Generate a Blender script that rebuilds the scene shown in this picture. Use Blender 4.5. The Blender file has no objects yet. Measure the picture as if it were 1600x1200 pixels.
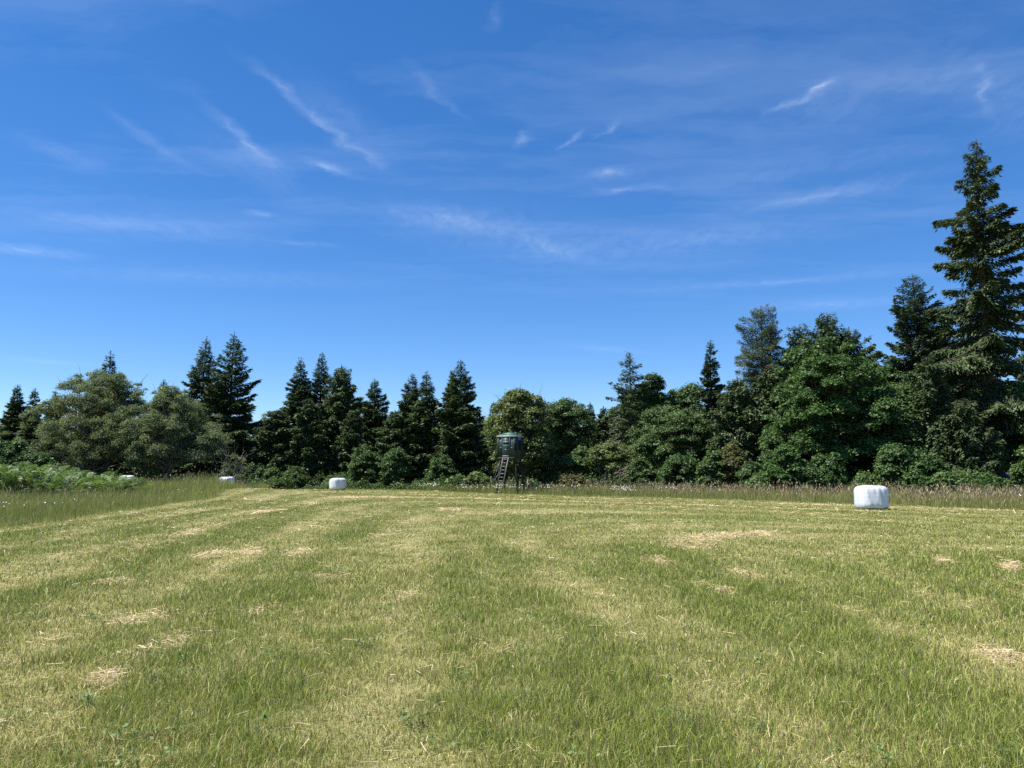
import bpy, math, random
import numpy as np

# ------------------------------------------------------------------ camera, sky, sun, exposure
C = bpy.context.scene
COL = C.collection
R = math.radians
EYE = 1.8
FPX, CX, CY, HOR = 1200.0, 800.0, 600.0, 740.0
PITCH = math.atan((HOR - CY) / FPX)
SP, CP = math.sin(PITCH), math.cos(PITCH)

cam_d = bpy.data.cameras.new('camera')
cam_d.sensor_width = 36.0
cam_d.lens = 36.0 * FPX / 1600.0
cam_d.clip_start = 0.1
cam_d.clip_end = 6000.0
cam = bpy.data.objects.new('camera', cam_d)
cam.location = (0, 0, EYE)
cam.rotation_euler = (R(90) + PITCH, 0, 0)
COL.objects.link(cam)
C.camera = cam

C.view_settings.view_transform = 'Standard'
C.view_settings.look = 'None'
C.view_settings.gamma = 1.0
C.view_settings.exposure = 0.85
C.cycles.max_bounces = 8
C.cycles.diffuse_bounces = 5
C.cycles.transmission_bounces = 3
C.cycles.glossy_bounces = 2
C.cycles.use_denoising = False
C.cycles.use_adaptive_sampling = False

SUN_EL, SUN_AZ = R(62), R(-98)          # azimuth measured from the view direction (+Y), positive to the right
sun_d = bpy.data.lights.new('sun', 'SUN')
sun_d.energy = 5.0
sun_d.angle = R(0.5)
sun_d.color = (1.0, 0.955, 0.87)
sun = bpy.data.objects.new('sun', sun_d)
sun.rotation_euler = (math.pi / 2 - SUN_EL, 0, -SUN_AZ + math.pi)
sun.location = (-60, -10, 90)
COL.objects.link(sun)


def ray(px, py):
    u, v = (px - CX) / FPX, (CY - py) / FPX
    return np.array([u, CP - v * SP, SP + v * CP])


def at(px, py, Y):
    d = ray(px, py)
    return np.array([d[0] * Y / d[1], Y, EYE + d[2] * Y / d[1]])


def ground_at(px, py):
    d = ray(px, py)
    k = -EYE / d[2]
    return d[0] * k, d[1] * k


def N(nt, typ, **kw):
    n = nt.nodes.new(typ)
    for k, v in kw.items():
        if k == 'inp':
            for a, b in v.items():
                n.inputs[a].default_value = b
        else:
            setattr(n, k, v)
    return n


def L(nt, a, b):
    nt.links.new(a, b)


def build_world():
    w = bpy.data.worlds.new('World')
    C.world = w
    w.use_nodes = True
    nt = w.node_tree
    nt.nodes.clear()
    out = N(nt, 'ShaderNodeOutputWorld')
    bg = N(nt, 'ShaderNodeBackground', inp={'Strength': 0.14})
    L(nt, bg.outputs[0], out.inputs[0])
    sky = N(nt, 'ShaderNodeTexSky')
    sky.sky_type = 'NISHITA'
    sky.sun_disc = False
    sky.sun_elevation = SUN_EL
    sky.sun_rotation = SUN_AZ
    sky.altitude = 3000
    sky.air_density = 1.0
    sky.dust_density = 0.0
    sky.ozone_density = 3.0
    # deep polarised summer blue: more saturation, a little less green
    hs = N(nt, 'ShaderNodeHueSaturation', inp={'Saturation': 1.43, 'Value': 1.0, 'Hue': 0.508})
    gm0 = N(nt, 'ShaderNodeGamma', inp={'Gamma': 0.80})
    L(nt, sky.outputs[0], gm0.inputs['Color'])
    L(nt, gm0.outputs[0], hs.inputs['Color'])
    # direction -> plane of the high clouds
    tc = N(nt, 'ShaderNodeTexCoord')
    sep = N(nt, 'ShaderNodeSeparateXYZ')
    L(nt, tc.outputs['Generated'], sep.inputs[0])
    mz = N(nt, 'ShaderNodeMath', operation='MAXIMUM', inp={1: 0.04})
    L(nt, sep.outputs[2], mz.inputs[0])
    dx = N(nt, 'ShaderNodeMath', operation='DIVIDE')
    dy = N(nt, 'ShaderNodeMath', operation='DIVIDE')
    L(nt, sep.outputs[0], dx.inputs[0]); L(nt, mz.outputs[0], dx.inputs[1])
    L(nt, sep.outputs[1], dy.inputs[0]); L(nt, mz.outputs[0], dy.inputs[1])
    p = N(nt, 'ShaderNodeCombineXYZ')
    L(nt, dx.outputs[0], p.inputs[0]); L(nt, dy.outputs[0], p.inputs[1])
    # warp so that the wisps feather
    wn = N(nt, 'ShaderNodeTexNoise', inp={'Scale': 5.0, 'Detail': 5.0, 'Roughness': 0.6})
    L(nt, p.outputs[0], wn.inputs['Vector'])
    wsub = N(nt, 'ShaderNodeVectorMath', operation='SUBTRACT', inp={1: (0.5, 0.5, 0.5)})
    L(nt, wn.outputs['Color'], wsub.inputs[0])
    wsc = N(nt, 'ShaderNodeVectorMath', operation='MULTIPLY', inp={1: (0.17, 0.17, 0)})
    L(nt, wsub.outputs[0], wsc.inputs[0])
    pw = N(nt, 'ShaderNodeVectorMath', operation='ADD')
    L(nt, p.outputs[0], pw.inputs[0]); L(nt, wsc.outputs[0], pw.inputs[1])

    def P(px, py):
        d = ray(px, py)
        return np.array([d[0] / d[2], d[1] / d[2]])
    WISPS = [
        (318, 165, 445, 275, 16, .30), (435, 132, 548, 228, 16, .29), (560, 310, 1000, 420, 60, .13), (470, 120, 600, 250, 40, .12), (300, 190, 470, 320, 44, .10), (380, 90, 470, 165, 16, .16), (520, 205, 600, 262, 12, .22),
        (470, 245, 545, 276, 12, .36), (180, 180, 290, 255, 16, .17), (1200, 178, 1296, 138, 10, .42),
        (1262, 146, 1306, 122, 11, .52), (803, 232, 828, 202, 12, .34), (876, 234, 914, 198, 9, .30),
        (935, 212, 962, 182, 9, .30), (900, 278, 1005, 264, 14, .36), (915, 300, 1050, 290, 9, .22),
        (-40, 384, 128, 398, 13, .34), (-40, 322, 420, 378, 26, .17), (590, 325, 800, 358, 26, .22),
        (815, 362, 910, 412, 18, .17), (1130, 335, 1470, 268, 17, .22), (1020, 455, 1420, 425, 9, .18),
        (1180, 480, 1420, 470, 13, .17), (880, 538, 1010, 552, 8, .13), (-20, 558, 160, 572, 7, .12),
        (640, 95, 728, 195, 12, .15), (755, 45, 790, 8, 16, .17), (1480, 40, 1640, 230, 120, .13),
        (1530, 90, 1545, 190, 16, .16), (20, 210, 170, 270, 20, .14), (420, 375, 520, 385, 6, .16), (385, 332, 415, 338, 8, .18),
        (900, 390, 1300, 360, 34, .13), (1150, 205, 1500, 120, 60, .10), (-60, 420, 700, 445, 22, .10), (1000, 300, 1500, 230, 30, .10),
    ]
    acc = None
    for (x1, y1, x2, y2, hw, st) in WISPS:
        a, b = P(x1, y1), P(x2, y2)
        c = (a + b) / 2
        t = b - a
        hl = np.linalg.norm(t) / 2 * 1.7
        ang = math.atan2(t[1], t[0])
        n = np.array([-math.sin(ang), math.cos(ang)])
        mx, my = (x1 + x2) / 2, (y1 + y2) / 2
        ln = math.hypot(x2 - x1, y2 - y1)
        q = P(mx - (y2 - y1) / ln * hw, my + (x2 - x1) / ln * hw) - P(mx, my)
        w_ = max(0.01, abs(float(np.dot(q, n)))) * 1.2
        mp = N(nt, 'ShaderNodeMapping', vector_type='TEXTURE')
        mp.inputs['Location'].default_value = (c[0], c[1], 0)
        mp.inputs['Rotation'].default_value = (0, 0, ang)
        mp.inputs['Scale'].default_value = (hl, w_, 1)
        L(nt, pw.outputs[0], mp.inputs['Vector'])
        gr = N(nt, 'ShaderNodeTexGradient', gradient_type='QUADRATIC_SPHERE')
        L(nt, mp.outputs[0], gr.inputs[0])
        m = N(nt, 'ShaderNodeMath', operation='MULTIPLY', inp={1: st * .72})
        L(nt, gr.outputs['Fac'], m.inputs[0])
        if acc is not None:
            ad = N(nt, 'ShaderNodeMath', operation='ADD')
            L(nt, acc, ad.inputs[0]); L(nt, m.outputs[0], ad.inputs[1])
            acc = ad.outputs[0]
        else:
            acc = m.outputs[0]
    # fibrous break-up
    fm = N(nt, 'ShaderNodeMapping')
    fm.inputs['Rotation'].default_value = (0, 0, R(28))
    fm.inputs['Scale'].default_value = (6.5, 2.2, 1)
    L(nt, pw.outputs[0], fm.inputs['Vector'])
    fn = N(nt, 'ShaderNodeTexNoise', inp={'Scale': 3.0, 'Detail': 7.0, 'Roughness': 0.62})
    L(nt, fm.outputs[0], fn.inputs['Vector'])
    fr = N(nt, 'ShaderNodeMapRange', inp={'From Min': 0.33, 'From Max': 0.68, 'To Min': 0.3, 'To Max': 1.05})
    L(nt, fn.outputs['Fac'], fr.inputs['Value'])
    mul = N(nt, 'ShaderNodeMath', operation='MULTIPLY')
    L(nt, acc, mul.inputs[0]); L(nt, fr.outputs[0], mul.inputs[1])
    # thin general veil
    gm = N(nt, 'ShaderNodeMapping')
    gm.inputs['Rotation'].default_value = (0, 0, R(-18))
    gm.inputs['Scale'].default_value = (0.55, 1.7, 1)
    L(nt, pw.outputs[0], gm.inputs['Vector'])
    gn = N(nt, 'ShaderNodeTexNoise', inp={'Scale': 1.1, 'Detail': 8.0, 'Roughness': 0.6})
    L(nt, gm.outputs[0], gn.inputs['Vector'])
    gr2 = N(nt, 'ShaderNodeMapRange', inp={'From Min': 0.48, 'From Max': 0.80, 'To Min': 0.0, 'To Max': 0.13})
    L(nt, gn.outputs['Fac'], gr2.inputs['Value'])
    lowz = N(nt, 'ShaderNodeMapRange', inp={'From Min': 0.17, 'From Max': 0.34})
    L(nt, sep.outputs[2], lowz.inputs['Value'])
    veil = N(nt, 'ShaderNodeMath', operation='MULTIPLY')
    L(nt, gr2.outputs[0], veil.inputs[0]); L(nt, lowz.outputs[0], veil.inputs[1])
    tot = N(nt, 'ShaderNodeMath', operation='ADD', use_clamp=True)
    L(nt, mul.outputs[0], tot.inputs[0]); L(nt, veil.outputs[0], tot.inputs[1])
    mix = N(nt, 'ShaderNodeMix', data_type='RGBA')
    L(nt, tot.outputs[0], mix.inputs[0])
    L(nt, hs.outputs[0], mix.inputs[6])
    mix.inputs[7].default_value = (4.0, 4.6, 5.6, 1)
    L(nt, mix.outputs[2], bg.inputs['Color'])


build_world()

# ------------------------------------------------------------------ small tools
rs = np.random.RandomState


def nrm(v):
    return v / np.maximum(np.linalg.norm(v, axis=-1, keepdims=True), 1e-9)


def vnoise(x, y, scale, seed=0):
    """smooth value noise 0..1"""
    g = rs(seed).rand(256, 256)
    X, Y = np.asarray(x, float) / scale, np.asarray(y, float) / scale
    xi, yi = np.floor(X).astype(int), np.floor(Y).astype(int)
    fx, fy = X - xi, Y - yi
    fx, fy = fx * fx * (3 - 2 * fx), fy * fy * (3 - 2 * fy)
    a = g[xi % 256, yi % 256]; b = g[(xi + 1) % 256, yi % 256]
    c = g[xi % 256, (yi + 1) % 256]; d = g[(xi + 1) % 256, (yi + 1) % 256]
    return (a * (1 - fx) + b * fx) * (1 - fy) + (c * (1 - fx) + d * fx) * fy


def fbm(x, y, scale, seed=0, o=4):
    s, a, t = 0, 1.0, 0
    for k in range(o):
        s = s + a * vnoise(x, y, scale / 2 ** k, seed + k * 17)
        t += a
        a *= 0.55
    return s / t


def sstep(a, b, x):
    t = np.clip((x - a) / (b - a), 0, 1)
    return t * t * (3 - 2 * t)


# the mown field: two straight hedgerow edges and a polar outline seen from the mower's middle
def d_left(x, y):
    return 0.987 * (x + 17.2) + 0.162 * (y - 25)


def d_right(x, y):
    return -0.75 * (x - 25) - 0.661 * (y - 38)


EDGE = [(-1.2, 16), (-.85, 20.5), (-.667, 25.6), (-.567, 31), (-.458, 42), (-.383, 55), (-.335, 72), (-.318, 78), (-.306, 96), (-.25, 99),
        (-.17, 93), (-.083, 77), (0, 67.5), (.083, 62), (.167, 59), (.292, 53), (.417, 46), (.54, 42), (.667, 38), (.9, 32), (1.2, 28)]
EU, ED = np.array([e[0] for e in EDGE]), np.array([e[1] for e in EDGE])


def edge_signed(x, y):
    """>0 outside the mown part (metres, roughly)"""
    x, y = np.asarray(x, float), np.asarray(y, float)
    u = x / np.maximum(y, 1.0)
    e = np.interp(u, EU, ED) + (fbm(x, y, 5.0, 91) - .5) * 2.2
    return (y - e) * np.where(u < -.33, .45, .8)


def height(x, y):
    x, y = np.asarray(x, float), np.asarray(y, float)
    b = sstep(1, -10, d_left(x, y)) * sstep(18, 34, y) * (1 - sstep(150, 260, y))
    return .60 * np.exp(-(((x + 22) / 7.5) ** 2 + ((y - 62.5) / 6.0) ** 2)) + (0.30 + 0.40 * np.exp(-((y - 53) / 9.0) ** 2)) * b + (fbm(x, y, 9.0, 5, 3) - .5) * 0.10 * sstep(3, 10, np.hypot(x, y))


def swath(x, y):
    k = 9.0
    dl, dr = d_left(x, y), d_right(x, y)
    s = -k * np.log(np.exp(-np.clip(dl, -60, 90) / k) + np.exp(-np.clip(dr, -60, 90) / k))
    return s + (fbm(x, y, 7.0, 31, 3) - .5) * 1.1


STRAW_SPOTS = [(770, 1014, .45, .28), (1103, 916, .7, .24), (1130, 925, .6, .25), (330, 866, 1.0, .35), (395, 862, .9, .4), (170, 912, .6, .35), (210, 968, .55, .4),
               (418, 955, .4, .3), (170, 1062, .3, .2), (1470, 876, 1.4, .25), (1580, 885, 1.2, .25), (1150, 895, 1.0, .2),
               (1560, 1028, .5, .25), (1035, 878, 1.2, .25), (1180, 900, 1.0, .2), (560, 778, 3.4, .9), (470, 862, .7, .3), (985, 1003, .3, .2),
               (520, 905, .6, .4), (640, 930, .5, .3), (250, 1010, .5, .3)]


def straw_amount(x, y):
    a = np.zeros_like(np.asarray(x, float))
    for (px, py, lx, lw) in STRAW_SPOTS:
        gx, gy = ground_at(px, py)
        # along the local row
        e = .4
        g = np.array([swath(np.array([gx + e]), np.array([gy]))[0] - swath(np.array([gx - e]), np.array([gy]))[0],
                      swath(np.array([gx]), np.array([gy + e]))[0] - swath(np.array([gx]), np.array([gy - e]))[0]])
        g = g / (np.linalg.norm(g) + 1e-9)
        dx, dy = x - gx, y - gy
        ac = (dx * g[0] + dy * g[1]) / (lw * .75)
        al = (-dx * g[1] + dy * g[0]) / (lx * .80)
        a = np.maximum(a, np.exp(-(ac ** 2 + al ** 2) * 1.2) * (.25 + .95 * sstep(.36, .62, fbm(x, y, .38, 77, 3))))
    # long thin lines the tedder left along the rows, far out
    s = swath(x, y)
    ln = np.exp(-((np.mod(s + 1.1, 5.2) - 2.6) / .22) ** 2) * sstep(.5, .68, fbm(x, y, 6.0, 55, 3)) * sstep(12, 26, np.hypot(x, y))
    return np.clip(np.maximum(a, .75 * ln), 0, 1)


def dryness(x, y):
    s = swath(x, y)
    row = sstep(.18, .82, .5 + .5 * np.sin(2 * np.pi * s / 2.9 + .8 * np.sin(s * .37)))
    row2 = .5 + .5 * np.sin(2 * np.pi * s / 1.15 + 1.0)
    big = fbm(x, y, 11.0, 11, 3)
    mid = fbm(x, y, 1.6, 12, 3)
    streak = fbm(s * 5.5, y, 6.0, 19, 3)
    v = .48 + .36 * (row - .5) + .22 * (row2 - .5) + .30 * (big - .5) + 1.05 * (streak - .5) + .45 * (mid - .5) + .85 * (fbm(x, y, .42, 14, 2) - .5)
    return np.clip(v, 0, 1)


# ------------------------------------------------------------------ mesh building
def make_mesh(name, V, faces_sizes, loops, mat=None, tint=None, smooth=False):
    me = bpy.data.meshes.new(name)
    V = np.ascontiguousarray(V, np.float32)
    loops = np.ascontiguousarray(loops, np.int32)
    fs = np.ascontiguousarray(faces_sizes, np.int32)
    me.vertices.add(len(V)); me.vertices.foreach_set('co', V.ravel())
    me.loops.add(len(loops)); me.loops.foreach_set('vertex_index', loops)
    me.polygons.add(len(fs))
    st = np.zeros(len(fs), np.int32); st[1:] = np.cumsum(fs)[:-1]
    me.polygons.foreach_set('loop_start', st)
    me.polygons.foreach_set('loop_total', fs)
    if smooth:
        me.polygons.foreach_set('use_smooth', np.ones(len(fs), bool))
    if tint is not None:
        a = me.attributes.new('tint', 'FLOAT_COLOR', 'POINT')
        t = np.ones((len(V), 4), np.float32); t[:, :3] = tint
        a.data.foreach_set('color', t.ravel())
    if mat is not None:
        me.materials.append(mat)
    me.update(calc_edges=True)
    return me


class MB:
    """collects shapes, links them as one mesh object"""
    def __init__(s):
        s.V, s.F, s.T, s.n = [], [], [], 0

    def add(s, V, faces, tint=None):
        V = np.asarray(V, float)
        s.V.append(V)
        for sz, arr in faces:
            s.F.append((sz, np.asarray(arr).reshape(-1) + s.n))
        if tint is not None:
            s.T.append(np.broadcast_to(np.asarray(tint, float), (len(V), 3)))
        s.n += len(V)
        return s

    def quads(s, Q, tint=None):
        """Q [n,4,3]"""
        n = len(Q)
        if tint is not None:
            tint = np.repeat(np.asarray(tint), 4, axis=0) if np.ndim(tint) == 2 else tint
        return s.add(Q.reshape(-1, 3), [(4, np.arange(4 * n))], tint)

    def tube(s, pts, rad, k=6, cap=True):
        pts = np.asarray(pts, float); rad = np.broadcast_to(np.asarray(rad, float), (len(pts),))
        t = nrm(np.gradient(pts, axis=0))
        ref = np.array([0, 0, 1.0]) if abs(t[0][2]) < .9 else np.array([1.0, 0, 0])
        a = nrm(np.cross(t, ref)); b = np.cross(t, a)
        th = np.arange(k) * 2 * np.pi / k
        V = pts[:, None] + rad[:, None, None] * (np.cos(th)[None, :, None] * a[:, None] + np.sin(th)[None, :, None] * b[:, None])
        m = len(pts)
        i, j = np.meshgrid(np.arange(m - 1), np.arange(k), indexing='ij')
        j2 = (j + 1) % k
        F = np.stack([i * k + j, i * k + j2, (i + 1) * k + j2, (i + 1) * k + j], -1).reshape(-1)
        fc = [(4, F)]
        if cap:
            fc += [(k, np.arange(k)[::-1]), (k, (m - 1) * k + np.arange(k))]
        return s.add(V.reshape(-1, 3), fc)

    def box(s, c, size, rot=None, bev=0.0):
        x, y, z = np.array(size) / 2
        bev = min(bev, x * .8, y * .8, z * .8)
        if bev <= 0:
            V = np.array([[-x, -y, -z], [x, -y, -z], [x, y, -z], [-x, y, -z], [-x, -y, z], [x, -y, z], [x, y, z], [-x, y, z]])
            F = [(4, [0, 3, 2, 1, 4, 5, 6, 7, 0, 1, 5, 4, 1, 2, 6, 5, 2, 3, 7, 6, 3, 0, 4, 7])]
        else:
            V = []
            for zz, q in ((-z, bev), (-z + bev, 0), (z - bev, 0), (z, bev)):
                X, Y = x - q, y - q
                V += [[-X, -Y, zz], [X, -Y, zz], [X, Y, zz], [-X, Y, zz]]
            V = np.array(V)
            f = [3, 2, 1, 0, 12, 13, 14, 15]
            for r_ in range(3):
                for j in range(4):
                    f += [r_ * 4 + j, r_ * 4 + (j + 1) % 4, r_ * 4 + 4 + (j + 1) % 4, r_ * 4 + 4 + j]
            F = [(4, f)]
        if rot is not None:
            V = V @ np.asarray(rot).T
        return s.add(V + np.asarray(c, float), F)

    def beam(s, a, b, w, h=None, up=(0, 0, 1)):
        a, b = np.asarray(a, float), np.asarray(b, float)
        t = nrm(b - a)
        side = np.cross(t, up)
        if np.linalg.norm(side) < 1e-3:
            side = np.cross(t, (0, 1, 0))
        side = nrm(side); u2 = np.cross(side, t)
        return s.box((a + b) / 2, (np.linalg.norm(b - a), w, h or w), np.stack([t, side, u2], 1))

    def mesh(s, name, mat, smooth=False):
        V = np.concatenate(s.V)
        sizes = np.concatenate([np.full(len(a) // k, k) for k, a in s.F])
        loops = np.concatenate([a for k, a in s.F])
        tint = np.concatenate(s.T) if s.T and sum(len(t) for t in s.T) == len(V) else None
        return make_mesh(name, V, sizes, loops, mat, tint, smooth)

    def build(s, name, mat, parent=None, smooth=False, loc=None):
        o = bpy.data.objects.new(name, s.mesh(name, mat, smooth))
        COL.objects.link(o)
        if parent is not None:
            o.parent = parent
        if loc is not None:
            o.location = loc
        return o


def tag(o, label=None, cat=None, group=None, kind=None):
    if label: o['label'] = label
    if cat: o['category'] = cat
    if group: o['group'] = group
    if kind: o['kind'] = kind
    return o


def thing(name, label, cat, loc, rz=0, group=None):
    o = bpy.data.objects.new(name, None)
    o.empty_display_size = .3
    COL.objects.link(o)
    o.location = loc
    o.rotation_euler = (0, 0, rz)
    return tag(o, label, cat, group)


# ------------------------------------------------------------------ materials
def base_mat(name):
    m = bpy.data.materials.new(name)
    m.use_nodes = True
    nt = m.node_tree
    nt.nodes.clear()
    out = N(nt, 'ShaderNodeOutputMaterial')
    return m, nt, out


def leaf_mat(name, c1, c2, trans=.25, c3=None, spec=.25, rough=.55):
    """leaves: every leaf its own shade between c1 and c2, every tree a little different"""
    m, nt, out = base_mat(name)
    geo = N(nt, 'ShaderNodeNewGeometry')
    mix = N(nt, 'ShaderNodeValToRGB')
    mix.color_ramp.elements[0].color = (*c1, 1)
    mix.color_ramp.elements[1].color = (*c2, 1)
    if c3:
        mix.color_ramp.elements[1].position = .86
        e = mix.color_ramp.elements.new(.97); e.color = (*c3, 1)
    L(nt, geo.outputs['Random Per Island'], mix.inputs[0])
    tc = N(nt, 'ShaderNodeTexCoord')
    no = N(nt, 'ShaderNodeTexNoise', inp={'Scale': .55, 'Detail': 3.0})
    L(nt, tc.outputs['Object'], no.inputs['Vector'])
    mr = N(nt, 'ShaderNodeMapRange', inp={'From Min': .3, 'From Max': .7, 'To Min': .72, 'To Max': 1.3})
    L(nt, no.outputs['Fac'], mr.inputs['Value'])
    hs = N(nt, 'ShaderNodeHueSaturation')
    L(nt, mix.outputs[0], hs.inputs['Color'])
    L(nt, mr.outputs[0], hs.inputs['Value'])
    b = N(nt, 'ShaderNodeBsdfPrincipled', inp={'Roughness': rough, 'Specular IOR Level': spec})
    t = N(nt, 'ShaderNodeBsdfTranslucent')
    tcol = N(nt, 'ShaderNodeMix', data_type='RGBA', blend_type='MULTIPLY')
    tcol.inputs[0].default_value = 1
    tcol.inputs[7].default_value = (1.25, 1.3, .5, 1)
    L(nt, hs.outputs[0], tcol.inputs[6])
    L(nt, hs.outputs[0], b.inputs['Base Color'])
    L(nt, tcol.outputs[2], t.inputs['Color'])
    ms = N(nt, 'ShaderNodeMixShader', inp={0: trans})
    L(nt, b.outputs[0], ms.inputs[1]); L(nt, t.outputs[0], ms.inputs[2])
    L(nt, ms.outputs[0], out.inputs[0])
    return m


def tint_mat(name, trans=.3, spec=.2, rough=.6):
    m, nt, out = base_mat(name)
    at_ = N(nt, 'ShaderNodeAttribute', attribute_name='tint')
    b = N(nt, 'ShaderNodeBsdfPrincipled', inp={'Roughness': rough, 'Specular IOR Level': spec})
    t = N(nt, 'ShaderNodeBsdfTranslucent')
    L(nt, at_.outputs['Color'], b.inputs['Base Color'])
    L(nt, at_.outputs['Color'], t.inputs['Color'])
    ms = N(nt, 'ShaderNodeMixShader', inp={0: trans})
    L(nt, b.outputs[0], ms.inputs[1]); L(nt, t.outputs[0], ms.inputs[2])
    L(nt, ms.outputs[0], out.inputs[0])
    return m


def solid_mat(name, c1, c2=None, scale=6.0, rough=.6, spec=.4, bump=0.0, metal=0.0, stretch=(1, 1, 1)):
    m, nt, out = base_mat(name)
    tc = N(nt, 'ShaderNodeTexCoord')
    mp = N(nt, 'ShaderNodeMapping'); mp.inputs['Scale'].default_value = stretch
    L(nt, tc.outputs['Object'], mp.inputs[0])
    no = N(nt, 'ShaderNodeTexNoise', inp={'Scale': scale, 'Detail': 6.0, 'Roughness': .6})
    L(nt, mp.outputs[0], no.inputs['Vector'])
    mr = N(nt, 'ShaderNodeMapRange', inp={'From Min': .32, 'From Max': .68})
    L(nt, no.outputs['Fac'], mr.inputs['Value'])
    mx = N(nt, 'ShaderNodeMix', data_type='RGBA')
    L(nt, mr.outputs[0], mx.inputs[0])
    mx.inputs[6].default_value = (*c1, 1)
    mx.inputs[7].default_value = (*(c2 or c1), 1)
    b = N(nt, 'ShaderNodeBsdfPrincipled', inp={'Roughness': rough, 'Specular IOR Level': spec, 'Metallic': metal})
    L(nt, mx.outputs[2], b.inputs['Base Color'])
    if bump:
        bp = N(nt, 'ShaderNodeBump', inp={'Strength': bump, 'Distance': .03})
        L(nt, no.outputs['Fac'], bp.inputs['Height'])
        L(nt, bp.outputs[0], b.inputs['Normal'])
    L(nt, b.outputs[0], out.inputs[0])
    return m


M = {
    'bark': solid_mat('bark', (.055, .042, .033), (.13, .105, .085), 3, .9, .1, .6, stretch=(4, 4, .7)),
    'grey_bark': solid_mat('grey_bark', (.11, .10, .085), (.27, .25, .215), 5, .9, .1, .4, stretch=(4, 4, 1)),
    'dead_wood': solid_mat('dead_wood', (.17, .155, .135), (.34, .315, .28), 5, .9, .1, .3),
    'lichen': solid_mat('lichen', (.15, .155, .12), (.30, .31, .25), 7, .95, .05, .3),
    'fir': leaf_mat('fir_needles', (.045, .074, .031), (.094, .142, .058), .14, (.13, .16, .07), .25, .55),
    'fir_blue': leaf_mat('blue_fir_needles', (0.041, 0.067, 0.038), (0.089, 0.134, 0.072), .12, (0.120, 0.156, 0.084), .35, .5),
    'big_fir': leaf_mat('big_fir_needles', (.036, .056, .022), (.080, .114, .044), .12, (.13, .16, .07), .2, .5),
    'cedar': leaf_mat('cedar_sprays', (0.043, 0.072, 0.028), (0.089, 0.134, 0.053), .16, (0.132, 0.156, 0.072), .3, .55),
    'pale_cedar': leaf_mat('thin_cedar_sprays', (.076, .100, .048), (.150, .188, .092), .16, (.18, .17, .12), .25, .6),
    'maple': leaf_mat('maple_leaves', (0.034, 0.074, 0.019), (0.085, 0.152, 0.043), .24, (0.134, 0.213, 0.078), .2, .5),
    'alder': leaf_mat('alder_leaves', (0.039, 0.078, 0.023), (0.092, 0.152, 0.048), .24, (0.138, 0.207, 0.081), .2, .5),
    'olive': leaf_mat('hawthorn_leaves', (.086, .118, .060), (.174, .214, .114), .32, (.22, .25, .15), .15, .65),
    'fruit': leaf_mat('fruit_tree_leaves', (0.063, 0.094, 0.025), (0.137, 0.177, 0.054), .24, (0.202, 0.202, 0.084), .25, .55),
    'willow': leaf_mat('willow_leaves', (0.049, 0.087, 0.027), (0.106, 0.166, 0.054), .24, (0.146, 0.213, 0.084), .2, .55),
    'shrub': leaf_mat('shrub_leaves', (.052, .098, .024), (.115, .185, .050), .28, (.16, .24, .08), .3, .5),
    'rust': leaf_mat('rusty_shrub_leaves', (.06, .08, .024), (.125, .125, .042), .24, (.19, .12, .05), .25, .55),
    'fern': leaf_mat('bracken_fronds', (.070, .120, .038), (.135, .205, .068), .26, (.20, .27, .12), .25, .5),
    'blade': tint_mat('grass_blades', .30, .25, .5),
    'straw': tint_mat('straw', .15, .3, .5),
    'petal': solid_mat('daisy_petals', (.78, .78, .74), (.85, .85, .82), 9, .7, .2),
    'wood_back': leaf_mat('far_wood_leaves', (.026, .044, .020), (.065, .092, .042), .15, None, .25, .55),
}


def wrap_mat():
    m, nt, out = base_mat('bale_wrap')
    tc = N(nt, 'ShaderNodeTexCoord')
    wv = N(nt, 'ShaderNodeTexWave', wave_type='BANDS', bands_direction='DIAGONAL', inp={'Scale': 2.3, 'Distortion': 5.0, 'Detail': 3.0, 'Detail Scale': 1.5})
    L(nt, tc.outputs['Object'], wv.inputs['Vector'])
    no = N(nt, 'ShaderNodeTexNoise', inp={'Scale': 7.0, 'Detail': 5.0})
    L(nt, tc.outputs['Object'], no.inputs['Vector'])
    ad = N(nt, 'ShaderNodeMath', operation='ADD')
    L(nt, wv.outputs['Fac'], ad.inputs[0]); L(nt, no.outputs['Fac'], ad.inputs[1])
    bp = N(nt, 'ShaderNodeBump', inp={'Strength': .06, 'Distance': .01})
    L(nt, ad.outputs[0], bp.inputs['Height'])
    b = N(nt, 'ShaderNodeBsdfPrincipled', inp={'Roughness': .38, 'Specular IOR Level': .5, 'Subsurface Weight': 0.0})
    lay = N(nt, 'ShaderNodeTexWave', wave_type='BANDS', bands_direction='Z', wave_profile='SAW', inp={'Scale': 1.6, 'Distortion': 1.2, 'Detail': 2.0})
    L(nt, tc.outputs['Object'], lay.inputs['Vector'])
    st_ = N(nt, 'ShaderNodeTexNoise', inp={'Scale': 3.2, 'Detail': 6.0, 'Roughness': .7})
    L(nt, tc.outputs['Object'], st_.inputs['Vector'])
    sr = N(nt, 'ShaderNodeMapRange', inp={'From Min': .58, 'From Max': .75, 'To Max': .55})
    L(nt, st_.outputs['Fac'], sr.inputs['Value'])
    film = N(nt, 'ShaderNodeMix', data_type='RGBA')
    film.inputs[6].default_value = (.56, .59, .65, 1); film.inputs[7].default_value = (.63, .66, .72, 1)
    L(nt, lay.outputs['Fac'], film.inputs[0])
    dirt = N(nt, 'ShaderNodeMix', data_type='RGBA')
    dirt.inputs[7].default_value = (.40, .40, .36, 1)
    L(nt, sr.outputs[0], dirt.inputs[0]); L(nt, film.outputs[2], dirt.inputs[6])
    L(nt, dirt.outputs[2], b.inputs['Base Color'])
    L(nt, bp.outputs[0], b.inputs['Normal'])
    L(nt, b.outputs[0], out.inputs[0])
    return m


M['wrap'] = wrap_mat()


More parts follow.
